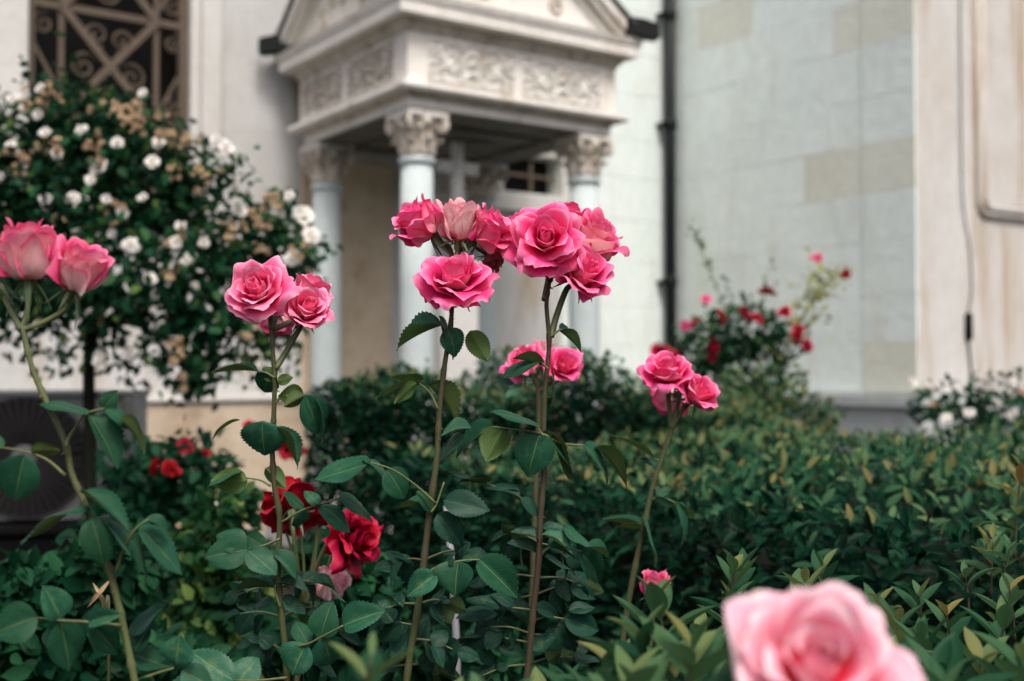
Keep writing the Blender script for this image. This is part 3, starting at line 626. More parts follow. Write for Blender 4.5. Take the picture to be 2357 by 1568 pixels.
def foliage(root, tmpl, mat, pos, x, zh, scl, tint, camsort=None, name='leaf', nind=300, stuffname='foliage', variants=10):
    """the 300 leaves that show largest are parts of their own, the rest one mass"""
    pos = np.asarray(pos); n = len(pos); 
    vis = np.linalg.norm(pos - np.array([0, 0, CAM_H]), axis=1) / scl if camsort is None else camsort
    order = np.argsort(vis); ind = order[:nind]; rest = order[nind:]
    ms = []
    for k in range(variants):
        tv = (k + 0.5) / variants; ms.append(mesh(name, tmpl[0], tmpl[1].copy(), mat, True, tint=np.full(len(tmpl[0]), tv)))
    for i in ind:
        k = min(variants - 1, int(np.clip(tint[i], 0, .999) * variants)); s = float(scl[i])
        part(name, ms[k], root, frameM(pos[i], x[i], zh[i], (s, s, s)))
    if len(rest):
        v, f, t = batch(tmpl, pos[rest], x[rest], zh[rest], scl[rest], tint[rest])
        me = mesh(stuffname, v, f, mat, True, tint=t); part(stuffname, me, root, Matrix(), kind='stuff')

# ------------------------------------------------------------------ roses
def petal(phi, L, Wd, a0, a1, a2, rc, r0, z0, point, roll, ruf, rd, nu=18, nv=16, ell=0.30, rim=0.9, tw=0.10):
    u = np.linspace(-1, 1, nu + 1)[None, :]; v = np.linspace(0, 1, nv + 1)[:, None]
    k1, k2, k3 = rd.uniform(0, 6), rd.uniform(0, 6), rd.uniform(0, 6)
    sk = rd.uniform(-0.25, 0.25)
    top = 1 - ell * np.abs(u) ** 2.6 + point * np.exp(-((u - sk) / 0.22) ** 2) + ruf * 0.35 * np.sin(6 * u + k1) + ruf * .22 * np.sin(13 * u + k3) + ruf * .12 * np.sin(27 * u + k2)
    ve = v * top
    vs = np.linspace(0, 1.35, 60); al = a0 + (a1 - a0) * sm(0, .55, vs) + (a2 - a1) * sm(0.62, 1.02, vs) + rim * sm(0.84, 1.05, vs)
    dv = vs[1] - vs[0]; rr = r0 + np.concatenate([[0], np.cumsum(np.sin(al[:-1]) * dv)]) * L; zz = z0 + np.concatenate([[0], np.cumsum(np.cos(al[:-1]) * dv)]) * L
    r = np.interp(ve, vs, rr); z = np.interp(ve, vs, zz); ae = np.interp(ve, vs, al)
    w = Wd * (0.24 + 0.76 * sm(0, .62, ve))
    s = u * w; an = s / rc
    xt = rc * np.sin(an); xr = r - rc * (1 - np.cos(an)) * np.ones_like(ve)
    rl = roll * Wd * np.abs(u) ** 2.5 * sm(0.35, 1.0, v)                      # side edges rolled back
    nr, nz = np.cos(ae), -np.sin(ae)                                          # outward normal in (r,z)
    d = rl + tw * u * Wd * sm(0.1, 0.8, v) + ruf * L * (np.sin(3.4 * u + k2) * 0.9 + np.sin(8 * u + k3) * 0.35) * sm(0.4, 1.0, v) * 0.8 + 0.02 * L * np.sin(5 * v + k1)
    xr = xr + nr * d; z = z + nz * d
    c, s_ = cos(phi), sin(phi)
    X = xr * c - xt * s_; Y = xr * s_ + xt * c
    V = np.stack([X, Y, z * np.ones_like(X)], -1).reshape(-1, 3)
    n1 = nu + 1; idx = (np.arange(nv)[:, None] * n1 + np.arange(nu)[None, :]).reshape(-1)
    F = np.stack([idx, idx + n1, idx + n1 + 1, idx + 1], 1)
    U = np.stack([(u * 0.5 + 0.5) * np.ones_like(ve), v * np.ones_like(u)], -1).reshape(-1, 2)
    return V, F, U
D = radians
def rose_petals(o, seed, crumple=0.0, full=1.0):
    rd = random.Random(seed); out_ = []; g_ = 2.399963
    layers = [  # n, L, W, a0, a1, a2, rc, r0, z0, point, roll, ruf, rim
        (3, .72, .36, 42, -15, -8, .15, .02, .10, .0, .0, .03, .1),
        (2, .80, .46, 54, -12 + 14 * o, 0 + 24 * o, .23, .03, .07, .02, .06, .04, .4),
        (3, .88, .56, 62, -5 + 26 * o, 8 + 38 * o, .33, .04, .05, .03, .16, .06, .7),
        (4, .95, .62, 70, 0 + 40 * o, 16 + 52 * o, .46, .05, .03, .05, .26, .07, 1.0),
        (4, 1.02, .72, 78, 4 + 56 * o, 28 + 58 * o, .60, .06, .01, .06, .36, .08, 1.2),
        (5, 1.08, .74, 86, 8 + 72 * o, 40 + 62 * o, .76, .07, -.01, .07, .42, .09, 1.3)]
    wrap = 1 + .22 * (1 - o) ** 2
    for li, (n, L, Wd, a0, a1, a2, rc, r0, z0, pt, rl, rf, rm) in enumerate(layers):
        n = max(2, round(n * full)) if li > 1 else n
        off = rd.uniform(0, 6.28)
        for k in range(n):
            phi = off + 2 * pi * k / n + rd.uniform(-.22, .22)
            jl = rd.uniform(.9, 1.08); ja = rd.uniform(-9, 9) * (0.3 + o) + (rd.uniform(-25, 25) * crumple)
            if li >= 4 and rd.random() < crumple * 0.3: continue
            out_.append(petal(phi, L * jl, Wd * wrap * rd.uniform(.9, 1.12), D(a0), D(a1 + ja), D(a2 + ja * 1.4 + rd.uniform(-14, 14)), rc * rd.uniform(.9, 1.25), r0, z0,
                              pt * rd.uniform(.3, 1.5), rl * rd.uniform(.5, 1.3), rf * (1 + 2.0 * crumple) * rd.uniform(.6, 1.5), rd, rim=rm * rd.uniform(.5, 1.3) * (.5 + .5 * min(1, o * 2)), tw=rd.uniform(.02, .16)))
    return out_
HIP = G().lathe([(0.02, -0.30), (0.07, -0.27), (0.12, -0.18), (0.125, -0.08), (0.14, -0.01), (0.10, 0.08), (0.03, 0.14)], n=16)
def axisM(pos, ax, spin, R, tall=1.0):
    z = Vector(ax).normalized(); x = Vector((0.31, 0.2, 0.9)).cross(z)
    if x.length < .05: x = Vector((1, 0, 0))
    x.normalize(); y = z.cross(x)
    Mx = Matrix(((x.x, y.x, z.x, 0), (x.y, y.y, z.y, 0), (x.z, y.z, z.z, 0), (0, 0, 0, 1)))
    return Matrix.Translation(pos) @ Mx @ Matrix.Rotation(spin, 4, 'Z') @ Matrix.Diagonal((R, R, R * tall, 1))
HIPM = {}
def blossom(root, cx, cy, R, ax, o, mat, depth, seed, crumple=0.0, full=1.0, sep=True, lift=0.36, stem_to=None, label=None, stem_r=(0.0030, 0.0040)):
    """ax in camera terms: right, up, toward camera"""
    a = Vector((ax[0], -ax[2], ax[1])).normalized(); Rm = R * depth / FPX
    tall = 1 + 1.0 * (1 - o) ** 2
    org = P(cx, cy, depth) - a * Rm * lift * tall
    if 'hip' not in HIPM: HIPM['hip'] = HIP.make('blossom', M['stemgr'], True)
    b = part('blossom', HIPM['hip'], root, axisM(org, a, seed * 1.7, Rm, tall))
    if label: b['label'] = label
    for V_, F_, U_ in rose_petals(o, seed, crumple, full):
        part('petal', mesh('petal', V_, F_, M[mat], True, U_), b)
    if sep:
        rd = random.Random(seed + 5)
        for k in range(5):
            an = k * 2 * pi / 5 + rd.uniform(-.3, .3); el = rd.uniform(-0.9, 0.25)
            d_ = Vector((cos(an) * cos(el), sin(an) * cos(el), sin(el)))
            Mloc = frameM(Vector((cos(an) * .11, sin(an) * .11, -.05)), d_, Vector((-cos(an) * sin(el), -sin(an) * sin(el), cos(el))), (rd.uniform(.5, .75),) * 3)
            part('sepal', SEPALS[k % 3], b, W[b] @ Mloc)
    if stem_to is not None:
        s0 = org - a * Rm * 0.26 * tall; e = Vector(stem_to); mid = s0 - a * (s0 - e).length * 0.3
        pts = smooth_path([s0, s0.lerp(mid, .6), mid.lerp(e, .5), e]); n = len(pts)
        part('flower_stalk', G().tube(pts, [stem_r[0] + (stem_r[1] - stem_r[0]) * i / n for i in range(n)], 9).make('flower_stalk', M['stemgr'], True), root, Matrix())
    return b
def leaflet(leaf, bx, by, tx, ty, w, depth, face='t', dd=0.0, mat='leaf'):
    rd = random
    B = P(bx, by, depth); T = P(tx, ty, depth + dd); lp = max(6, hypot(tx - bx, ty - by)); ln = (T - B).length
    Wp = max(w, 0.58 * lp); tilt = acos(min(1, w / Wp)) + radians(rd.uniform(8, 24))
    x = (T - B).normalized(); c = (Vector((0, 0, CAM_H)) - B).normalized(); n = (c - x * c.dot(x)).normalized()
    up = Vector((0, 0, 1)); best = None
    for s in (-1, 1):
        q = Matrix.Rotation(s * tilt, 3, x) @ n
        val = q.dot(up) * (-1 if face == 'u' else 1)
        if best is None or val > best[0]: best = (val, q)
    n = best[1] * (-1 if face == 'u' else 1)
    wid = Wp * depth / FPX / 0.93
    me = rd.choice(LEAFLETS[mat])
    sz = ln * rd.uniform(.8, 1.2)
    part('leaflet', me, leaf, frameM(B, x, n, (ln, wid, sz)))
def cleaf(root, rach, lfs, depth, mat='leaf', r=0.0011, dd=0.0):
    pts = smooth_path([P(x, y, depth + dd * i) for i, (x, y) in enumerate(rach)], 4); n = len(pts)
    lf = part('leaf', G().tube(pts, [r * 1.7 - r * 0.9 * i / n for i in range(n)], 6).make('leaf', M['stemgr'], True), root, Matrix())
    for q in lfs:
        bx, by, tx, ty, w = q[:5]; face = q[5] if len(q) > 5 else 't'
        leaflet(lf, bx, by, tx, ty, w, depth + random.uniform(-.012, .012), face, random.uniform(-.012, .02), mat)
def cane(root, path, depth, r0, r1, mat, thorns=9, drift=0.0, ground=True, nodes=True):
    pts = [P(x, y, depth + drift * i) for i, (x, y) in enumerate(path)]
    if ground:
        d_ = pts[-1] - pts[-2]; k = min(4.0, pts[-1].z / max(1e-4, -d_.z)); e_ = pts[-1].copy()
        pts.append(Vector((e_.x + d_.x * k * .45, e_.y + d_.y * k * .45, e_.z * .5))); pts.append(Vector((e_.x + d_.x * k * .7, e_.y + d_.y * k * .7, -0.02)))
    if ground:
        up_, lo_ = pts[:-2], pts[-2:]; sp = smooth_path(up_, 8) + [up_[-1].lerp(lo_[0], .5), lo_[0], lo_[1]]
    else: sp = smooth_path(pts, 8)
    n = len(sp); g_ = G()
    rad = [r0 + (r1 - r0) * min(1, i / n * 1.4) + 0.0009 * max(0, sin(i * 0.62 + len(path))) ** 10 for i in range(n)]
    g_.tube(sp, rad, 12)
    for k in range(thorns):
        i = random.randrange(2, max(3, int(n * .75))); t = (sp[i] - sp[i - 1]).normalized(); a = random.uniform(0, 6.28)
        s_ = t.cross(Vector((sin(a), cos(a), .2))).normalized(); b = sp[i] + s_ * rad[i] * .8
        g_.tube([b, b + s_ * .002 + t * .0006, b + s_ * .0045 + t * .0016], [.0014, .0008, .0002], 6)
    return part('cane', g_.make('cane', M[mat], True), root, Matrix())
def plant(name, x, y, d, label, cat='rose plant', group=None):
    p = P(x, y, d); return thing(name, Vector((p.x, p.y, 0)), label, cat, group)

RG = 'pink rose canes in the front of the bed'
# --- cane with the big open rose (right of centre)
r4 = plant('rose_plant', 1205, 1700, 1.41, 'tall pink rose cane with one large wide open bloom, right of centre', group=RG)
cane(r4, [(1266, 640), (1258, 700), (1264, 790), (1255, 900), (1251, 1000), (1252, 1090), (1244, 1190), (1240, 1290), (1228, 1400), (1219, 1500), (1208, 1610)], 1.41, .0026, .0039, 'stemdk')
n1 = P(1253, 690, 1.41); n2 = P(1268, 775, 1.41); n0 = P(1266, 645, 1.41)
blossom(r4, 1256, 552, 90, (-.02, .30, .95), 0.86, 'pink', 1.385, 11, crumple=.12, stem_to=n0, lift=.25)
blossom(r4, 1298, 506, 70, (.18, .9, -.1), 0.5, 'pink', 1.47, 12, stem_to=n0)
blossom(r4, 1370, 546, 76, (.42, .78, .38), 0.40, 'buds', 1.44, 13, crumple=.25, stem_to=P(1290, 640, 1.44))
blossom(r4, 1345, 622, 78, (.50, .55, .62), 0.62, 'pink', 1.40, 14, stem_to=n2, stem_r=(.0036, .0042))
blossom(r4, 1190, 528, 54, (-.75, .35, .25), 0.45, 'pink', 1.45, 15, stem_to=n1)
cleaf(r4, [(1268, 775), (1280, 765), (1290, 758)], [(1288, 757, 1309, 749, 20), (1287, 762, 1342, 803, 24, 'u')], 1.40)
cleaf(r4, [(1262, 850), (1250, 838), (1243, 832)], [(1245, 833, 1143, 848, 40), (1250, 842, 1178, 815, 30, 'u'), (1268, 855, 1297, 930, 12, 'u')], 1.40)
cleaf(r4, [(1251, 1000), (1215, 992), (1190, 989), (1134, 982)], [(1157, 987, 1117, 1060, 72, 'u'), (1134, 981, 1036, 1044, 52), (1084, 985, 1014, 994, 34), (1064, 1003, 986, 1052, 40)], 1.40, dd=-.005)
cleaf(r4, [(1251, 1003), (1245, 996), (1238, 985)], [(1243, 998, 1208, 1096, 92), (1238, 984, 1134, 922, 32)], 1.39)
cleaf(r4, [(1252, 1000), (1290, 1020), (1344, 1026), (1375, 1031)], [(1256, 990, 1350, 1068, 42, 'u'), (1263, 1012, 1348, 1082, 42), (1344, 1026, 1430, 1094, 48), (1372, 1030, 1455, 1114, 34, 'u')], 1.40, dd=.005)
cleaf(r4, [(1242, 1190), (1222, 1165), (1199, 1146), (1119, 1112)], [(1119, 1110, 1015, 1098, 20), (1195, 1144, 1117, 1112, 30), (1199, 1148, 1246, 1188, 30), (1160, 1128, 1220, 1140, 22), (1130, 1105, 1060, 1090, 24, 'u')], 1.42, 'leafdk')
cleaf(r4, [(1243, 1280), (1262, 1262), (1297, 1258), (1340, 1270)], [(1335, 1272, 1415, 1345, 62), (1297, 1214, 1352, 1265, 32), (1250, 1230, 1324, 1268, 28), (1267, 1259, 1330, 1277, 26), (1256, 1285, 1334, 1299, 32), (1352, 1258, 1410, 1277, 22)], 1.41)
cleaf(r4, [(1243, 1290), (1240, 1270), (1236, 1245)], [(1242, 1240, 1177, 1214, 30), (1238, 1276, 1172, 1239, 33), (1250, 1215, 1300, 1205, 22)], 1.42, 'leafdk')
cleaf(r4, [(1228, 1405), (1190, 1400), (1157, 1398), (1120, 1390)], [(1136, 1410, 1052, 1403, 45), (1153, 1394, 1080, 1360, 32), (1157, 1399, 1240, 1442, 46), (1180, 1395, 1140, 1360, 30)], 1.44, 'leafdk')
cleaf(r4, [(1222, 1480), (1170, 1470), (1110, 1463)], [(1127, 1467, 1062, 1486, 42), (1106, 1463, 1012, 1466, 18), (1150, 1475, 1205, 1510, 42), (1115, 1455, 1190, 1480, 26), (1100, 1490, 1150, 1530, 40)], 1.45, 'leafdk')
cleaf(r4, [(1226, 1430), (1260, 1420), (1300, 1425)], [(1233, 1403, 1308, 1408, 42), (1300, 1425, 1385, 1450, 60), (1290, 1435, 1330, 1500, 55), (1310, 1405, 1370, 1395, 34), (1280, 1465, 1215, 1500, 40)], 1.43, 'leafdk')

# --- cane with the cluster of five (left of centre)
r3 = plant('rose_plant', 930, 1700, 1.40, 'tall pink rose cane with half open and faded blooms over one flat open bloom', group=RG)
cane(r3, [(1042, 688), (1036, 760), (1022, 850), (1011, 950), (1006, 1050), (990, 1170), (976, 1290), (962, 1400), (945, 1500), (932, 1600)], 1.40, .0027, .0042, 'stem')
hub = P(1045, 705, 1.40)
blossom(r3, 964, 512, 72, (-.72, .62, .30), 0.30, 'pink', 1.40, 21, stem_to=hub, lift=.40)
blossom(r3, 1056, 510, 62, (.06, 1, .10), 0.16, 'faded', 1.39, 22, crumple=.15, stem_to=hub, lift=.40, label='faded whitish bloom with brown spots')
blossom(r3, 1126, 527, 70, (.78, .58, .22), 0.34, 'pink', 1.40, 23, stem_to=hub, lift=.40)
blossom(r3, 1138, 592, 47, (.75, -.35, -.2), 0.55, 'dull', 1.45, 24, crumple=.6, stem_to=hub, label='withered dull red bloom')
blossom(r3, 1047, 640, 91, (.0, .84, .55), 0.86, 'pink', 1.375, 25, crumple=.15, stem_to=P(1042, 700, 1.40), lift=.30, stem_r=(.0045, .0045))
cleaf(r3, [(1032, 775), (1025, 760), (1016, 751)], [(1016, 750, 903, 785, 40), (1010, 730, 1066, 818, 24), (1030, 758, 1058, 818, 60), (1083, 764, 1124, 827, 52, 'u')], 1.395)
cleaf(r3, [(1009, 945), (990, 905), (962, 880)], [(965, 880, 860, 893, 38, 'u'), (972, 876, 900, 852, 34, 'u'), (958, 884, 897, 922, 36, 'u'), (985, 885, 1064, 966, 44, 'u')], 1.39)
cleaf(r3, [(1004, 1160), (960, 1120), (905, 1082), (852, 1064)], [(852, 1064, 728, 1112, 64), (836, 1056, 918, 1082, 24), (890, 1083, 943, 1148, 66), (961, 1131, 1009, 1176, 36), (985, 1166, 915, 1158, 26)], 1.385, dd=-.008)
cleaf(r3, [(992, 1180), (1005, 1160), (1022, 1110)], [(1024, 1152, 1128, 1173, 62), (1008, 1185, 1070, 1255, 58)], 1.385, 'leafdk')
cleaf(r3, [(982, 1330), (1000, 1308), (1055, 1292), (1104, 1288)], [(1055, 1293, 1043, 1373, 92), (1102, 1288, 1197, 1374, 76), (1003, 1322, 934, 1372, 56), (1045, 1290, 1015, 1292, 22), (1090, 1290, 1070, 1268, 40)], 1.38)
cleaf(r3, [(955, 1440), (930, 1435), (900, 1430)], [(905, 1432, 880, 1400, 40), (925, 1436, 870, 1480, 44), (940, 1440, 905, 1520, 44)], 1.41, 'leafdk')
cleaf(r3, [(948, 1480), (975, 1470), (1000, 1478)], [(960, 1475, 985, 1420, 40), (985, 1480, 1040, 1530, 50), (1000, 1478, 1060, 1500, 36)], 1.42, 'leafdk')

# --- cane with three light pink blooms
r2 = plant('rose_plant', 660, 1700, 1.45, 'light pink rose cane with three open blooms, in front of the white rose tree', group=RG)
cane(r2, [(624, 752), (628, 810), (632, 880), (630, 960), (627, 1040), (632, 1120), (644, 1195), (640, 1300), (646, 1400), (656, 1490), (664, 1600)], 1.45, .0026, .0039, 'stem', thorns=14)
h2 = P(625, 758, 1.45)
blossom(r2, 596, 668, 80, (-.18, .42, .88), 0.74, 'rose', 1.43, 35, crumple=.15, stem_to=h2, lift=.25)
blossom(r2, 706, 712, 62, (.32, .50, .78), 0.48, 'rose', 1.44, 32, stem_to=P(634, 850, 1.45), lift=.3, stem_r=(.0036, .0040))
blossom(r2, 716, 668, 54, (.45, .85, -.05), 0.38, 'rose', 1.51, 33, stem_to=h2)
blossom(r2, 640, 735, 46, (-.2, -.45, -.75), 0.6, 'pink', 1.51, 34, crumple=.3, stem_to=h2)
cleaf(r2, [(632, 870), (612, 858), (592, 855)], [(590, 855, 483, 843, 18), (622, 858, 600, 913, 58), (634, 872, 604, 848, 34, 'u')], 1.44)
cleaf(r2, [(635, 928), (648, 915), (698, 908), (715, 912)], [(697, 908, 636, 904, 48, 'u'), (700, 911, 650, 934, 36, 'u'), (703, 911, 740, 1006, 66), (727, 912, 782, 1001, 34), (640, 878, 668, 868, 26, 'u')], 1.435)
cleaf(r2, [(630, 990), (615, 980), (598, 974)], [(604, 972, 603, 1061, 100), (550, 968, 481, 985, 15), (631, 985, 700, 1068, 30)], 1.43)
cleaf(r2, [(623, 1119), (600, 1106), (567, 1100)], [(567, 1107, 483, 1110, 58, 'u'), (557, 1089, 468, 1101, 18), (612, 1079, 660, 1122, 40, 'u')], 1.44)
cleaf(r2, [(645, 1240), (610, 1255), (570, 1264)], [(569, 1265, 468, 1282, 76), (565, 1255, 494, 1224, 58), (565, 1232, 618, 1265, 42), (572, 1267, 636, 1325, 60), (626, 1274, 687, 1326, 42)], 1.43)
cleaf(r2, [(648, 1203), (690, 1177), (735, 1162), (783, 1146)], [(699, 1171, 646, 1137, 32), (692, 1178, 699, 1231, 42), (734, 1161, 702, 1124, 30), (737, 1163, 815, 1207, 46), (781, 1140, 870, 1186, 44)], 1.43)
cleaf(r2, [(645, 1400), (636, 1370), (630, 1352)], [(630, 1352, 540, 1345, 28), (628, 1385, 570, 1386, 30), (640, 1343, 712, 1353, 36), (650, 1375, 700, 1415, 36)], 1.44, 'leafdk')
cleaf(r2, [(655, 1490), (704, 1484), (741, 1466), (790, 1440)], [(739, 1465, 755, 1389, 70), (744, 1468, 773, 1547, 84), (706, 1481, 681, 1420, 46), (704, 1484, 666, 1556, 84), (790, 1440, 882, 1401, 70), (760, 1361, 816, 1386, 20)], 1.40, dd=-.01)
cleaf(r2, [(660, 1560), (600, 1566), (540, 1566)], [(536, 1566, 438, 1502, 72), (548, 1570, 592, 1508, 70), (480, 1585, 400, 1570, 60)], 1.38)

for (root, xs, dp) in ((r2, [(650, 1420), (648, 1350), (655, 1500)], 1.47), (r3, [(975, 1290), (965, 1390), (950, 1470), (940, 1530)], 1.43), (r4, [(1240, 1330), (1232, 1370), (1224, 1460), (1215, 1530), (1240, 1250)], 1.46)):
    for (x, y) in xs:
        for sd_ in (-1, 1):
            L_ = random.uniform(60, 110); ex, ey = x + sd_ * L_, y + random.uniform(-25, 35)
            lf = []
            for k_ in range(5):
                t_ = (.45, .45, .78, .78, 1.0)[k_]; bx, by = x + (ex - x) * t_, y + (ey - y) * t_
                dy_ = (-1, 1, -1, 1, 0)[k_]; ln_ = random.uniform(42, 66)
                lf.append((bx, by, bx + sd_ * ln_ * (.55 if dy_ else 1), by + dy_ * ln_ * .75 + 14, random.uniform(20, 44), 't' if random.random() < .85 else 'u'))
            cleaf(root, [(x, y), ((x + ex) / 2, (y + ey) / 2 - 8), (ex, ey)], lf, dp + random.uniform(-.03, .06), 'leafdk')
# --- nearer cane at the left edge
r1 = plant('rose_plant', 320, 1700, 1.10, 'nearest rose cane with pale pink half open buds at the left edge of the picture', group=RG)
cane(r1, [(52, 755), (72, 840), (100, 910), (150, 1020), (165, 1090), (195, 1160), (222, 1230), (250, 1310), (272, 1390), (292, 1480), (312, 1580)], 1.10, .0025, .0034, 'stemgr', thorns=6)
h1 = P(50, 760, 1.10)
blossom(r1, 62, 578, 84, (.0, 1, .12), 0.13, 'buds', 1.10, 41, stem_to=h1, lift=.42, stem_r=(.0022, .0029))
blossom(r1, 185, 614, 76, (.38, .88, .15), 0.16, 'buds', 1.10, 42, stem_to=h1, lift=.42, stem_r=(.0022, .0029))
blossom(r1, -35, 600, 70, (-.4, .85, .1), 0.2, 'buds', 1.13, 43, stem_to=h1, lift=.42, stem_r=(.0022, .0029))
cleaf(r1, [(152, 1030), (160, 1005), (197, 955), (240, 940)], [(197, 957, 94, 897, 52), (206, 958, 287, 1072, 74), (238, 942, 264, 903, 40), (244, 942, 318, 971, 36), (276, 968, 352, 1032, 36, 'u')], 1.09)
cleaf(r1, [(150, 1095), (110, 1060), (60, 1040), (0, 1030)], [(56, 1049, 28, 1160, 94), (72, 1038, 140, 1034, 36, 'u'), (-5, 1035, -20, 990, 40)], 1.08)
cleaf(r1, [(190, 1150), (196, 1160), (205, 1166)], [(205, 1166, 33, 1188, 46), (186, 1134, 312, 1208, 56), (211, 1196, 246, 1302, 76), (217, 1190, 342, 1297, 54)], 1.08)
cleaf(r1, [(268, 1318), (285, 1262), (310, 1220), (340, 1196)], [(320, 1216, 430, 1319, 74), (338, 1194, 392, 1222, 32), (300, 1240, 372, 1330, 40)], 1.09)
cleaf(r1, [(280, 1440), (205, 1432), (140, 1428), (86, 1422)], [(85, 1421, -22, 1456, 92), (137, 1421, 108, 1348, 70), (139, 1432, 166, 1546, 88), (205, 1432, 275, 1411, 42), (209, 1435, 278, 1508, 64)], 1.09)
cleaf(r1, [(298, 1500), (300, 1470), (304, 1457)], [(301, 1457, 388, 1393, 46), (310, 1500, 345, 1440, 40)], 1.13, 'leafdk')
cleaf(r1, [(310, 1570), (360, 1550), (400, 1538)], [(405, 1525, 412, 1466, 80), (397, 1538, 280, 1505, 58), (420, 1545, 490, 1580, 60), (350, 1560, 330, 1610, 60)], 1.12)

# --- smaller cane, right
r5 = plant('rose_plant', 1430, 1700, 1.75, 'thin pink rose cane with three blooms leaning over the hedge, right of the tall canes', group=RG)
cane(r5, [(1548, 950), (1540, 1005), (1518, 1070), (1500, 1130), (1482, 1215), (1463, 1300), (1446, 1390), (1430, 1500)], 1.75, .0032, .0045, 'stem', thorns=4)
h5 = P(1545, 985, 1.75)
blossom(r5, 1535, 852, 64, (-.1, .85, .5), 0.7, 'pink', 1.73, 51, crumple=.1, stem_to=h5)
blossom(r5, 1610, 904, 56, (.5, .6, .55), 0.5, 'pink', 1.74, 52, stem_to=h5)
blossom(r5, 1545, 918, 50, (-.25, -.35, -.7), 0.6, 'pink', 1.80, 53, stem_to=h5)
cleaf(r5, [(1522, 1060), (1512, 1058), (1506, 1055)], [(1506, 1056, 1408, 990, 24, 'u'), (1520, 1070, 1470, 1060, 20)], 1.75)
cleaf(r5, [(1502, 1150), (1520, 1143), (1556, 1158)], [(1556, 1160, 1602, 1247, 32), (1545, 1152, 1595, 1200, 24, 'u'), (1510, 1140, 1545, 1125, 22)], 1.74)
cleaf(r5, [(1480, 1225), (1475, 1215), (1470, 1208)], [(1480, 1218, 1388, 1180, 22), (1478, 1200, 1542, 1288, 34), (1476, 1215, 1420, 1200, 18, 'u')], 1.74)

# --- rose behind, between the canes
r6 = plant('rose_plant', 1225, 1600, 1.95, 'pink rose cane half hidden behind the tall cane, blooms at hedge top height', group=RG)
cane(r6, [(1238, 870), (1240, 960), (1236, 1060), (1232, 1160), (1228, 1290), (1222, 1430), (1218, 1560)], 1.95, .0038, .0050, 'stem', thorns=4)
h6 = P(1240, 900, 1.95)
blossom(r6, 1205, 830, 52, (-.4, .7, .5), 0.55, 'pink', 1.95, 61, stem_to=h6)
blossom(r6, 1300, 843, 52, (.3, .45, .8), 0.55, 'pink', 1.93, 62, crumple=.4, stem_to=h6)
blossom(r6, 1245, 815, 40, (.1, 1, .0), 0.2, 'faded', 1.99, 63, stem_to=h6)
cleaf(r6, [(1238, 900), (1210, 890), (1190, 880)], [(1195, 880, 1140, 870, 26), (1200, 890, 1165, 920, 24)], 1.95)

# --- big blurred bloom in front
r7 = plant('rose_plant', 1890, 1850, 0.62, 'very near pale pink open rose bloom at the bottom right of the picture', group=RG)
cane(r7, [(1895, 1570), (1900, 1700), (1890, 1900)], 0.62, .0035, .0045, 'stemgr', thorns=0)
blossom(r7, 1888, 1535, 212, (-.04, .62, .78), 0.66, 'pale', 0.61, 71, stem_to=P(1895, 1580, .62), lift=.30)
cleaf(r7, [(1900, 1700), (1800, 1610), (1700, 1560)], [(1790, 1600, 1620, 1560, 90), (1700, 1600, 1560, 1620, 90)], .66)

# --- red roses behind the canes
RR = 'red roses low in the bed'
r8 = plant('red_rose_plant', 700, 1650, 1.78, 'bright red ruffled rose plant between the two left canes, low in the bed', group=RR)
hub8 = P(700, 1420, 1.8)
cane(r8, [(700, 1420), (690, 1500), (680, 1600)], 1.8, .0032, .0042, 'stemgr', thorns=0)
blossom(r8, 672, 1165, 76, (-.15, .55, -.6), 0.92, 'red', 1.78, 81, crumple=.35, stem_to=hub8, lift=.2)
blossom(r8, 820, 1245, 76, (.80, .12, .50), 0.85, 'red', 1.74, 82, crumple=.45, stem_to=hub8, lift=.3)
blossom(r8, 756, 1345, 50, (.55, .8, .2), 0.15, 'faded', 1.80, 83, stem_to=P(740, 1480, 1.8), label='pale pink fading bloom')
blossom(r8, 742, 1190, 22, (.2, .9, .1), 0.05, 'red', 1.80, 84, stem_to=hub8)
for (x, y, x2, y2) in ((650, 1195, 690, 1380), (775, 1230, 715, 1400), (730, 1210, 705, 1400), (690, 1210, 697, 1400)):
    part('flower_stalk', G().tube(smooth_path([P(x, y, 1.8), P((x + x2) / 2 + 6, (y + y2) / 2, 1.8), P(x2, y2, 1.8)]), .0022, 7).make('flower_stalk', M['stemgr'], True), r8, Matrix())
cleaf(r8, [(700, 1420), (740, 1440), (790, 1450)], [(760, 1440, 840, 1480, 46), (740, 1450, 720, 1510, 40), (690, 1440, 640, 1470, 40)], 1.8, 'leafdk')
r9 = plant('rose_plant', 1505, 1600, 1.72, 'small closed pink bud low behind the pale shoots', group=RG)
cane(r9, [(1503, 1385), (1500, 1450), (1490, 1560)], 1.72, .003, .004, 'stem', thorns=0)
blossom(r9, 1505, 1350, 40, (.15, .95, .2), 0.1, 'buds', 1.72, 91, crumple=.35, stem_to=P(1503, 1390, 1.72))

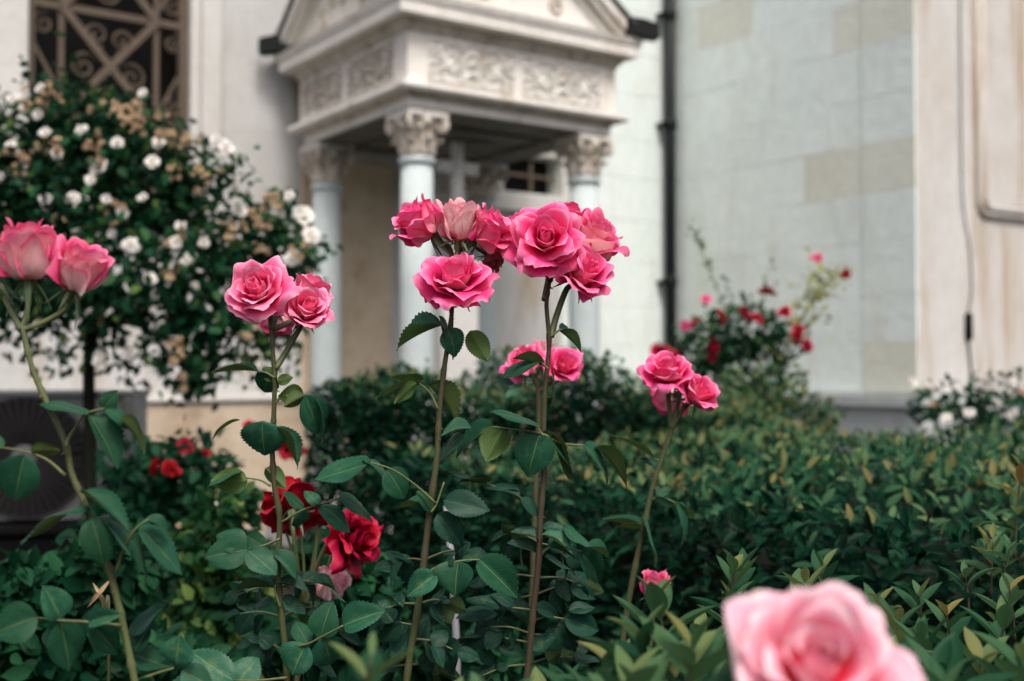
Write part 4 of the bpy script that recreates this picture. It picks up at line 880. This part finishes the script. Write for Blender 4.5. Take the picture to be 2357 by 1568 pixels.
# low-poly blossoms shared by the far bushes
def joined_rose(name, o, seed, mat, crumple=0.2, keep=(4, 5, 6), res=(5, 5)):
    rd = random.Random(seed); Vs, Fs, Us = [], [], []; b = 0
    for (n, L, Wd, a0, a1, a2, rc) in ((3, .7, .36, 45, -8, 5, .18), (4, .85, .48, 60, 5 + 25 * o, 20 + 45 * o, .36), (5, .95, .56, 75, 12 + 50 * o, 45 + 55 * o, .6), (5, 1.0, .6, 86, 20 + 60 * o, 60 + 55 * o, .8)):
        for k in range(n):
            v, f, u = petal(2 * pi * k / n + rd.uniform(-.4, .4), L * rd.uniform(.85, 1.1), Wd, D(a0), D(a1 + rd.uniform(-20, 20) * crumple * 2), D(a2 + rd.uniform(-20, 20)), rc, .04, 0, .08, .25, .06 + .2 * crumple, rd, *res)
            Vs.append(v); Fs.append(f + b); Us.append(u); b += len(v)
    return mesh(name, np.concatenate(Vs), np.concatenate(Fs), M[mat], True, np.concatenate(Us))
FAR = {'white': [joined_rose('blossom', o, 200 + i, 'white') for i, o in enumerate((.3, .6, .8))],
       'tan': [joined_rose('faded_blossom', o, 300 + i, 'tan', .9) for i, o in enumerate((.1, .4, .6))],
       'dkred': [joined_rose('blossom', o, 450 + i, 'darkred', .4) for i, o in enumerate((.5, .8))],
       'red': [joined_rose('blossom', o, 400 + i, 'red', .4) for i, o in enumerate((.5, .8))],
       'pink': [joined_rose('blossom', o, 500 + i, 'pink', .4) for i, o in enumerate((.4, .8))]}
def far_blossom(root, p, R, kind, ax=None):
    ax = ax or Vector((random.uniform(-.7, .7), random.uniform(-1, .1), random.uniform(-.1, .9)))
    part('faded_blossom' if kind == 'tan' else 'blossom', random.choice(FAR[kind]), root, axisM(p, ax, random.uniform(0, 6), R))

# ------------------------------------------------------------------ big white rose tree at left
wb = plant('white_rose_tree', 205, 1500, 4.3, 'large tree rose with many white and dried tan blooms before the grille window', 'rose tree')
BD = 4.3; K = BD / FPX
tp = [P(208, 1130, BD), P(206, 980, BD), P(205, 830, BD), P(215, 640, BD)]; tp = [Vector((tp[0].x, tp[0].y, 0))] + tp
part('trunk', G().tube(smooth_path(tp), [.026] * 12 + [.022] * 13, 10).make('trunk', M['bark_shade'], True), wb, Matrix())
for (x, y) in ((90, 380), (300, 330), (480, 480), (640, 600), (560, 780), (430, 860), (20, 560), (330, 640)):
    part('branch', G().tube(smooth_path([P(210, 760, BD), P((210 + x) / 2, (760 + y) / 2 - 60, BD + random.uniform(-.2, .2)), P(x, y, BD + random.uniform(-.25, .25))]), [.014 - .0008 * i for i in range(13)], 7).make('branch', M['bark_shade'], True), wb, Matrix())
ELL = [(110, 410, 190, 190), (320, 420, 150, 140), (240, 610, 290, 190), (500, 540, 130, 130), (630, 590, 90, 110), (610, 690, 90, 110), (470, 700, 140, 130),
       (40, 600, 170, 170), (150, 275, 110, 85), (-90, 450, 150, 230), (270, 300, 110, 80), (440, 830, 60, 80), (420, 400, 90, 60)]
def sample_ell(n, ell, depth, zr, lo=.45, loose=.12):
    out_ = []; nor = []
    wts = np.array([e[2] * e[3] for e in ell], float); wts /= wts.sum()
    for i in rng.choice(len(ell), n, p=wts):
        cx, cy, rx, ry = ell[i]; d_ = rvec(1)[0]; r = (lo ** 3 + (1 - lo ** 3) * rng.random()) ** (1 / 3) * (1 + loose * rng.normal())
        k = depth / FPX; dd = zr * rx / 150
        out_.append(np.array(P(cx + d_[0] * rx * r, cy - d_[2] * ry * r, depth + d_[1] * dd * r))); nor.append(d_)
    return np.array(out_), np.array(nor)
n = 8600; pos, nor = sample_ell(n, ELL, BD, .22, loose=.27)
xd = nor * .6 + rvec(n) * .9 + np.array([0, 0, -.35]); zh = nor + np.array([0, 0, .7]) + rvec(n) * .5
foliage(wb, blade(5, .30, .12, .3), M['bushleaf'], pos, xd, zh, rng.uniform(.034, .056, n), rng.random(n) ** 1.3, camsort=pos[:, 1] + .2 * rng.random(n))
# hanging sprays under the crown
g_ = []; 
SPR = [(430, 830, 440, 915), (560, 800, 600, 860), (130, 760, 140, 850), (60, 720, 40, 800), (300, 800, 290, 890), (640, 740, 670, 820), (470, 850, 455, 905), (700, 620, 735, 680), (180, 230, 120, 160), (340, 310, 420, 300), (500, 430, 545, 365), (640, 500, 675, 435),
       (420, 420, 530, 400), (560, 500, 660, 455), (600, 560, 720, 520), (620, 640, 735, 600), (330, 300, 440, 330), (90, 260, 60, 170), (240, 270, 260, 200), (600, 760, 640, 850), (520, 800, 530, 880), (360, 820, 380, 880), (680, 560, 745, 570), (20, 300, -20, 210), (200, 800, 250, 850), (430, 370, 500, 345)]
for (x0, y0, x1, y1) in SPR:
    a, b = P(x0, y0, BD - .1), P(x1, y1, BD - .1)
    part('branch', G().tube([a, a.lerp(b, .5) + Vector((0, 0, .01)), b], .003, 5).make('branch', M['bark_shade'], True), wb, Matrix())
    for k in range(30):
        g_.append(np.array(a.lerp(b, random.random() * 1.05)) + rng.normal(size=3) * .03)
pos = np.array(g_); n = len(pos)
foliage(wb, blade(5, .30, .12, .3), M['bushleaf'], pos, rvec(n) + np.array([0, 0, -.6]), rvec(n) + np.array([0, -.4, .8]), rng.uniform(.028, .045, n), rng.random(n) * .9 + .1, nind=0)
WH = [(230, 385, 26), (170, 462, 24), (105, 460, 18), (0, 415, 22), (300, 565, 24), (345, 645, 20), (435, 600, 24), (500, 335, 30), (520, 345, 22), (548, 490, 24), (700, 500, 28), (715, 545, 26), (675, 600, 28), (725, 645, 18), (690, 490, 20), (668, 452, 16),
      (235, 825, 24), (300, 815, 26), (60, 225, 22), (30, 230, 18), (105, 310, 20), (95, 205, 16), (430, 605, 20), (405, 560, 18), (285, 490, 22), (350, 375, 20), (415, 520, 16), (190, 300, 18), (270, 330, 18), (110, 540, 16), (620, 660, 16), (330, 460, 18), (245, 460, 16), (25, 335, 16), (470, 560, 16), (215, 725, 20), (355, 715, 12), (600, 840, 14), (330, 215, 14), (90, 265, 18), (210, 415, 17), (130, 355, 16), (180, 540, 17), (260, 540, 16), (365, 330, 18), (450, 660, 14)]
for (x, y, r) in WH: far_blossom(wb, P(x, y, BD - .34 + random.uniform(0, .16)), r * .86 * K, 'white', Vector((random.uniform(-.5, .5), -.8, random.uniform(0, .8))))
for c in range(66):
    e = ELL[random.randrange(len(ELL))]; a = random.uniform(0, 6.28); r = random.random() ** .4
    cx, cy = e[0] + e[2] * r * cos(a), e[1] + e[3] * r * sin(a)
    if c < 40: cx, cy = random.choice([(150, 190), (110, 210), (250, 240), (330, 290), (380, 300), (420, 330), (640, 470), (80, 240), (520, 540), (400, 545), (60, 380), (215, 750), (120, 330), (200, 360), (170, 250), (300, 260), (230, 300), (470, 420), (600, 500), (410, 385), (560, 480)]); cx += random.uniform(-25, 25); cy += random.uniform(-18, 18)
    for k in range(random.randint(2, 6)): far_blossom(wb, P(cx + random.uniform(-22, 22), cy + random.uniform(-20, 20), BD - .33 + random.uniform(-.03, .2)), random.uniform(6, 12) * K, 'tan')

# ------------------------------------------------------------------ hedges
def hz(x, y): return .022 * sin(3.1 * x + 1.3 * y) + .02 * sin(5.3 * y - 2.2 * x + 1) + .015 * sin(9 * x + 7 * y)
e1 = np.array([cos(TH), sin(TH)]); e2 = np.array([-sin(TH), cos(TH)])
LEAFP = blade(6, .185, .14, .45)
def hedge(root, p0, t0, t1, s1, ztop, ntop, nface, size, tl=None, tints=(0.3, .95), nend=0, hind=300, z0=.25, sflt=None, shp=None, core=.13, nint=9000):
    """p0 front corner, front face along e2 (t), depth along e1 (s)"""
    P_, X_, Z_, T_, S_ = [], [], [], [], []
    def push(p, x, z, t, s): P_.append(p); X_.append(x); Z_.append(z); T_.append(t); S_.append(s)
    for i in range(ntop):
        t = random.uniform(t0, t1); s = random.uniform(0, s1); q = p0 + e2 * t + e1 * s
        if sflt and not sflt(q): continue
        h = random.random() ** 1.5; z = ztop + hz(*q) + .045 - .20 * h + (shp(s, t) if shp else 0)
        a = random.uniform(0, 6.28); el = random.uniform(.1, 1.45) * (1 - .5 * h)
        push((q[0], q[1], z), (cos(a) * cos(el), sin(a) * cos(el), sin(el)), (random.uniform(-.5, .5), random.uniform(-.8, .2), 1), min(.93, max(0, random.gauss(.51 + .20 * (1 - h) ** 2 + .12 * sin(2.3 * q[0] + 1.7 * q[1]) * sin(3.7 * q[1] - q[0]), .17) - .45 * h)), random.uniform(.75, 1.2) * size)  # tint darkens with depth, inner shade put into the leaf colour
    for i in range(nface):
        t = random.uniform(t0, t1); h = random.random() ** 1.4; q = p0 + e2 * t + e1 * (-.05 + .20 * h)
        z = random.uniform(z0, ztop + .03 + (shp(0.1, t) if shp else 0)); b = .02 * sin(11 * t + 5 * z); q = q - e1 * b
        a = random.uniform(0, 6.28); dx = np.array([-e1[0], -e1[1], .1]) + rvec(1)[0] * 1.1
        push((q[0], q[1], z), tuple(dx), (-e1[0] + random.uniform(-.6, .6), -e1[1] + random.uniform(-.6, .6), .9), min(1, max(0, random.gauss(.28, .17))), random.uniform(.75, 1.2) * size)  # face leaves tinted darker than the top, their shade painted in
    for i in range(nend):
        s = random.uniform(0, s1 * .8); h = random.random() ** 1.4; q = p0 + e2 * (t1 + .05 - .2 * h) + e1 * s
        z = random.uniform(z0, ztop + .03 + (shp(s, t1) if shp else 0)); dx = np.array([e2[0], e2[1], .1]) + rvec(1)[0] * 1.1
        push((q[0], q[1], z), tuple(dx), (e2[0] + random.uniform(-.6, .6), e2[1] - .5, .9), min(1, max(0, random.gauss(.35, .16))), random.uniform(.75, 1.2) * size)
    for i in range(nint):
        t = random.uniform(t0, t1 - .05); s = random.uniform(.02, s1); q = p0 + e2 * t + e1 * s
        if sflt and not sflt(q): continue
        push((q[0], q[1], ztop + (shp(s, t) if shp else 0) - random.uniform(.06, .42)), tuple(rvec(1)[0]), (random.uniform(-.6, .6), random.uniform(-.8, .2), 1), random.uniform(0, .45), random.uniform(.9, 1.3) * size)  # interior leaves get dark tints that paint the shade between branches
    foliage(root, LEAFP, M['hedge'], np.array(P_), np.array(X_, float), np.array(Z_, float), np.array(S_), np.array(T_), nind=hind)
    # solid core added inside the hedge, its dark colour stands in for shade
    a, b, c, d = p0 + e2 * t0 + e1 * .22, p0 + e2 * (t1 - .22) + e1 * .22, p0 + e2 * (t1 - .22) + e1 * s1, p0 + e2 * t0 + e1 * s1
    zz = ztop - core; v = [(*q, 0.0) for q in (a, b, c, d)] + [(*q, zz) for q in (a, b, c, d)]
    part('inner_shade_core', mesh('inner_shade_core', v, [(4, 5, 6, 7)[::-1], (0, 1, 5, 4), (1, 2, 6, 5), (2, 3, 7, 6), (3, 0, 4, 7)], M['bark_shade'], False), root, Matrix())
p0 = np.array([.81, 1.83])
hd = thing('clipped_hedge', Vector((.3, 2.6, 0)), 'wide clipped hedge with bronze leaf tips filling the right of the garden', 'hedge')
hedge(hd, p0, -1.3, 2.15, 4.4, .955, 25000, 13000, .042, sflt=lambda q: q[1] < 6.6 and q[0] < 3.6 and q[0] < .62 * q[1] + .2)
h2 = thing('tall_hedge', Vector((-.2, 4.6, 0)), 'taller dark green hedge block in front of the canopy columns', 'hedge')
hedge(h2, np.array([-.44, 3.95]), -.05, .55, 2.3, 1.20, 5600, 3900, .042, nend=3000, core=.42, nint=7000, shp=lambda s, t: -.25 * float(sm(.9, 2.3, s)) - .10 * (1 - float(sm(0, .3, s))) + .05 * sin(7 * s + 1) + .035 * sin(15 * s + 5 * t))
# loose sprigs standing up from the taller hedge
def sprig(root, base, ht, lean, n, ls, tint, mat='hedge', r=.0016, up=.9):
    b = Vector(base); tip = b + Vector((lean[0], lean[1], ht)); pts = smooth_path([b, b.lerp(tip, .5) + Vector((lean[0] * -.15, 0, 0)), tip], 4)
    st = part('shoot', G().tube(pts, [r * (1.3 - .8 * i / len(pts)) for i in range(len(pts))], 6).make('shoot', M['stemdk'], True), root, Matrix())
    P_, X_, Z_ = [], [], []; a0 = random.uniform(0, 6.28)
    out_ = []
    for k in range(n):
        f = .25 + .75 * (k // 2 * 2 + 1) / n; f = min(f, 1); q = b.lerp(tip, f); a = a0 + (k // 2) * pi / 2 + (k % 2) * pi + random.uniform(-.3, .3); el = up * (.35 + .75 * f) + random.uniform(-.15, .15)
        x = Vector((cos(a) * cos(el), sin(a) * cos(el), sin(el))); z = Vector((-cos(a) * sin(el), -sin(a) * sin(el), cos(el)))
        sz = ls * (1.15 - .65 * max(0, f - .55) / .45) * random.uniform(.85, 1.15)
        out_.append((q, x, z, sz, min(.999, max(0, tint + .55 * (f - .6) + random.uniform(-.16, .16)))))
    return st, out_
SH = {k: [mesh('leaf', blade(8, .155 + .025 * (k % 3), c, .6, .9)[0], blade(8, .2, c, .5)[1].copy(), M['shoot'], True, tint=np.full(27, (k + .5) / 12)) for c in (.05, .22, -.10)] for k in range(12)}
def put_sprig(root, *a, **kw):
    st, lf = sprig(root, *a, **kw)
    for q, x, z, sz, t in lf: part('leaf', random.choice(SH[int(t * 12)]), st, frameM(q, x, z, (sz, sz, sz)))
for k in range(26):
    s_ = random.uniform(0.1, 2.2); q = np.array([-.44, 3.95]) + e2 * random.uniform(0, .5) + e1 * s_
    put_sprig(h2, (q[0], q[1], 1.15 - .25 * float(sm(.9, 2.3, s_))), random.uniform(.08, .2), (random.uniform(-.04, .04), random.uniform(-.04, .04)), 6, .04, .3)

# foreground hedge: individual shoots, in the picture at the bottom right
fh = thing('foreground_hedge', Vector((.35, 1.0, 0)), 'nearest hedge with pale green and bronze leafy shoots at the bottom of the picture', 'hedge')
SHOOTS = [(1672, 1420, 1.32, 160, 8, .040), (1690, 1500, 1.28, 170, 8, .042), (1890, 1380, 1.36, 120, 6, .040), (1835, 1420, 1.33, 115, 7, .040), (1535, 1480, 1.15, 165, 6, .043), (1720, 1350, 1.40, 95, 4, .04),
          (2010, 1440, 1.35, 100, 6, .037), (2050, 1500, 1.28, 110, 7, .042), (2190, 1470, 1.33, 105, 6, .037), (2290, 1500, 1.25, 120, 7, .042), (2130, 1530, 1.2, 110, 8, .042), (2335, 1420, 1.4, 110, 6, .036),
          (1480, 1560, .98, 150, 8, .044), (1580, 1590, .95, 160, 8, .046), (1640, 1570, 1.1, 120, 8, .042), (1420, 1590, 1.05, 120, 7, .042), (1760, 1530, 1.25, 110, 7, .04), (1300, 1610, 1.2, 90, 6, .036),
          (1115, 1650, .85, 90, 5, .036), (1010, 1640, .95, 70, 5, .034), (825, 1600, .80, 150, 5, .036), (1260, 1640, 1.1, 90, 6, .034), (2250, 1580, 1.1, 110, 8, .045), (2345, 1590, 1.0, 120, 8, .045), (2160, 1600, 1.0, 100, 8, .042), (2060, 1590, 1.1, 100, 8, .042),
          (1540, 1620, 1.0, 110, 8, .045), (1700, 1620, 1.05, 110, 8, .043), (1380, 1650, .95, 110, 8, .042), (2310, 1300, 1.6, 70, 6, .035), (2230, 1360, 1.55, 70, 6, .035), (2120, 1400, 1.5, 70, 6, .036), (1940, 1430, 1.4, 70, 6, .036),
          (2335, 1250, 1.75, 200, 9, .042), (2280, 1330, 1.7, 120, 7, .04), (1800, 1590, 1.15, 100, 8, .043), (1960, 1570, 1.2, 110, 8, .042), (1600, 1530, 1.2, 110, 6, .042), (1460, 1640, .9, 120, 8, .045), (1650, 1650, .95, 120, 8, .045), (2200, 1660, .9, 120, 8, .045)]
for (x, y, d, h, n, ls) in SHOOTS:
    b = P(x, y, d); put_sprig(fh, b - Vector((0, 0, .03)), h * d / FPX + .012, (random.uniform(-.012, .012), random.uniform(-.01, .01)), n, ls * 1.25, random.uniform(.22, .6))
n = 2600; q = np.stack([rng.uniform(-.35, 1.0, n), rng.uniform(.55, 1.42, n), np.zeros(n)], 1)
keep = (q[:, 1] < .70 + .65 * sm(.0, .28, q[:, 0])) & (q[:, 0] > -.05); q = q[keep]; n = len(q); h = rng.random(n) ** 1.3
q[:, 2] = .955 - .22 * h + .02 * np.sin(9 * q[:, 0]) - .05 * sm(1.25, 1.42, q[:, 1]) - .05
xd = rvec(n) + np.array([0, 0, .45]); zh = rvec(n) * .5 + np.array([0, -.3, 1])
foliage(fh, LEAFP, M['shoot'], q, xd, zh, rng.uniform(.034, .05, n), np.clip(rng.normal(.10, .10, n) * (1 - .5 * h), 0, 1), nind=0)  # filler tinted dark, the shade behind the shoots put into colour
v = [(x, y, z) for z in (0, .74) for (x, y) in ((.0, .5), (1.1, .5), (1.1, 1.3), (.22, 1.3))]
part('inner_shade_core', mesh('inner_shade_core', v, [(7, 6, 5, 4)[::-1], (0, 1, 5, 4), (1, 2, 6, 5), (2, 3, 7, 6), (3, 0, 4, 7)], M['bark_shade'], False), fh, Matrix())  # added dark block standing in for the shade inside this hedge

# ------------------------------------------------------------------ red rose bush and green shrub by the side wall
def bush(name, ell, depth, zr, nleaf, size, mat, label, cat, fl=(), base=None, tint=(0, .9), stems=(), gr=None, nind=300):
    bx, by = base or (ell[0][0], 1100)
    root = plant(name, bx, by, depth, label, cat, gr)
    pos, nor = sample_ell(nleaf, ell, depth, zr, .3)
    xd = nor * .5 + rvec(nleaf) + np.array([0, 0, .1]); zh = nor + rvec(nleaf) * .6 + np.array([0, -.2, .7])
    keep = pos[:, 2] > 0.02
    foliage(root, blade(5, .28, .12, .3), M[mat], pos[keep], xd[keep], zh[keep], rng.uniform(.7, 1.2, nleaf)[keep] * size, (tint[0] + (tint[1] - tint[0]) * rng.random(nleaf))[keep], nind=nind)
    for (x, y) in stems or [(e[0], e[1]) for e in ell[:4]]:
        a = W[root].translation; b = P(x, y, depth)
        part('stem', G().tube(smooth_path([a, a.lerp(b, .5) + Vector((random.uniform(-.05, .05), 0, .05)), b]), [.009 - .0005 * i for i in range(13)], 6).make('stem', M['bark_shade'], True), root, Matrix())
    for (x, y, r, kind) in fl: far_blossom(root, P(x, y, depth - zr * .9 + random.uniform(-.05, .15)), r * depth / FPX, kind)
    return root
rb = bush('red_rose_bush', [(1640, 790, 90, 70), (1720, 760, 90, 70), (1800, 790, 60, 60), (1600, 830, 70, 60), (1700, 840, 110, 60)], 6.9, .3, 1600, .05, 'bushleaf', 'red rose bush with long pale sprays against the ashlar wall beside the downpipe', 'rose bush',
     [(1632, 803, 33.8, 'red'), (1768, 678, 26.0, 'red'), (1710, 728, 26.0, 'red'), (1655, 730, 18.2, 'red'), (1600, 748, 15.6, 'red'), (1578, 750, 15.6, 'pink'), (1805, 720, 18.2, 'red'), (1840, 760, 18.2, 'red'), (1830, 775, 18.2, 'red'), (1855, 798, 19.5, 'red'), (1520, 815, 28.6, 'red'), (1545, 825, 23.4, 'red'), (1625, 690, 13.0, 'pink'), (1870, 597, 11.7, 'pink'), (1883, 594, 11.7, 'pink'), (1948, 632, 13.0, 'red'), (1740, 735, 18.2, 'red')], base=(1700, 1000))
def spray(root, pts, d, n, sz, mat, spread, r=.004):
    pp = smooth_path([P(x, y, d) for x, y in pts], 6)
    st = part('spray', G().tube(pp, [r * (1.2 - .9 * i / len(pp)) for i in range(len(pp))], 6).make('spray', M['stemgr'], True), root, Matrix())
    pos = np.array([np.array(pp[random.randrange(len(pp) // 4, len(pp))]) for k in range(n)]) + rng.normal(size=(n, 3)) * spread
    v, f, t = batch(blade(5, .3, .1, .3), pos, rvec(n) + np.array([0, 0, .4]), rvec(n) + np.array([0, -.5, .8]), rng.uniform(.7, 1.2, n) * sz, rng.random(n))
    part('spray_leaves', mesh('spray_leaves', v, f, M[mat], True, tint=t), st, Matrix())
spray(rb, [(1700, 790), (1660, 690), (1620, 590), (1590, 520)], 6.9, 70, .03, 'weed', .018)
spray(rb, [(1710, 780), (1690, 710), (1670, 650)], 6.9, 36, .028, 'weed', .018)
spray(rb, [(1760, 780), (1755, 700), (1770, 610)], 6.9, 36, .03, 'weed', .018)
spray(rb, [(1790, 850), (1830, 760), (1870, 690), (1890, 630)], 6.8, 150, .045, 'yleaf', .06, .010)
spray(rb, [(1870, 690), (1910, 650), (1945, 620)], 6.8, 50, .035, 'yleaf', .035)
part('stem', G().tube([P(1797, 1000, 6.75), P(1793, 800, 6.75)], [.022, .018], 8).make('stem', M['bark_shade'], True), rb, Matrix())
bush('green_shrub', [(1690, 905, 70, 55), (1790, 900, 80, 70), (1880, 955, 60, 42), (1620, 945, 60, 45), (1520, 955, 60, 36), (1440, 945, 60, 50), (1730, 950, 120, 50), (1300, 965, 90, 40), (1400, 990, 90, 36), (1500, 990, 90, 36), (1600, 990, 80, 34)], 6.3, .35, 2600, .046, 'hedge', 'low green shrub with bronze tips below the red rose bush', 'shrub', base=(1720, 1050), tint=(.35, .95))
bush('white_rose_bush', [(2150, 930, 60, 50), (2230, 930, 60, 60), (2320, 920, 80, 70), (2290, 970, 110, 60)], 6.1, .25, 650, .05, 'bushleaf', 'low white rose bush before the pilaster front at the right edge', 'rose bush',
     [(2095, 880, 14, 'white'), (2140, 890, 9, 'white'), (2245, 860, 13, 'white'), (2268, 882, 17, 'white'), (2325, 880, 18, 'white'), (2290, 930, 17, 'white'), (2230, 955, 15, 'white'), (2335, 955, 18, 'white'), (2180, 965, 13, 'white'), (2150, 930, 11, 'tan'), (2350, 905, 12, 'tan')], base=(2280, 1050))
# left middle ground
bush('red_rose_bush', [(330, 1110, 120, 90), (430, 1090, 110, 90), (300, 1230, 130, 110), (430, 1220, 110, 110), (540, 1160, 60, 60), (350, 1360, 170, 130), (150, 1390, 160, 110)], 3.5, .28, 3600, .045, 'bushleaf', 'dark leaved rose bush with deep red blooms beside the air conditioner', 'rose bush',
     [(362, 1078, 24, 'dkred'), (390, 1085, 26, 'dkred'), (425, 1030, 22, 'dkred'), (470, 1050, 18, 'dkred'), (665, 1030, 34, 'dkred'), (690, 1040, 20, 'dkred'), (325, 1240, 18, 'dkred'), (575, 985, 20, 'dkred'), (210, 1540, 20, 'dkred'), (130, 1405, 26, 'dkred'), (245, 1535, 16, 'dkred'), (540, 1215, 14, 'dkred')], base=(400, 1500), tint=(0, .6))
bush('weedy_shrub', [(520, 1180, 70, 70), (480, 1290, 90, 80), (560, 1330, 90, 80), (470, 1430, 110, 90), (590, 1460, 90, 90), (520, 1540, 140, 70)], 2.7, .2, 1500, .042, 'weed', 'yellow green weedy shrub low between the left canes', 'shrub',
     [(438, 1368, 18, 'white'), (410, 1090 + 120, 7, 'tan'), (500, 1160, 6, 'white')], base=(530, 1650), tint=(0, .9))
bush('dark_rose_foliage', [(760, 1300, 80, 70), (850, 1400, 90, 100), (700, 1500, 130, 90), (900, 1520, 120, 80), (1100, 1540, 150, 80), (330, 1530, 200, 70), (120, 1500, 190, 100), (240, 1330, 110, 110), (60, 1370, 130, 90)], 2.15, .12, 2400, .045, 'bushleaf', 'dark low rose foliage at the foot of the canes', 'rose foliage', base=(800, 1750), tint=(0.05, .75))
# grey stake
sk_ = plant('garden_stake', 1050, 1550, 2.0, 'thin pale grey garden stake leaning before the dark hedge face', 'stake')
part('rod', G().tube([P(1028, 1165, 2.0), P(1040, 1300, 2.0), P(1052, 1500, 2.0), W[sk_].translation], [.006, .0065, .0065, .0065], 8).make('rod', M['grey'], True), sk_)
sk_.children[0].matrix_basis = W[sk_].inverted()
# dried sepals of a spent bloom
ds = plant('spent_rose_stem', 235, 1500, 1.25, 'dried tan sepals of a spent bloom beside the nearest cane', 'rose stem')
part('stalk', G().tube(smooth_path([P(232, 1368, 1.25), P(240, 1420, 1.25), P(250, 1560, 1.25), W[ds].translation]), .0016, 6).make('stalk', M['stem'], True), ds, Matrix())
drym = mesh('dry_sepal', [tuple(v.co) for v in SEPALS[1].vertices], [tuple(p.vertices) for p in SEPALS[1].polygons], M['dry'], True, [((i % 5) / 4, (i // 5) / 8) for i in range(45)])
for (tx, ty) in ((198, 1392), (248, 1335), (245, 1400), (215, 1345), (230, 1390)):
    a, b = P(230, 1366, 1.25), P(tx, ty, 1.25); part('dry_sepal', drym, ds, frameM(a, b - a, (0, -1, .5), ((b - a).length * 1.2,) * 3))

# low leaves covering the soil under the canes
n = 5200; gp = np.stack([rng.uniform(-2.2, 1.6, n), rng.uniform(1.25, 3.6, n), rng.uniform(.02, .32, n)], 1)
v, f, t = batch(blade(5, .30, .12, .3), gp, rvec(n) + np.array([0, 0, .3]), rvec(n) * .5 + np.array([0, -.2, 1.0]), rng.uniform(.035, .06, n), rng.random(n) * .7)
tag(part('ground_cover', mesh('ground_cover', v, f, M['bushleaf'], True, tint=t)), 'dark low leaves covering the soil between the plants', 'ground cover', kind='stuff')
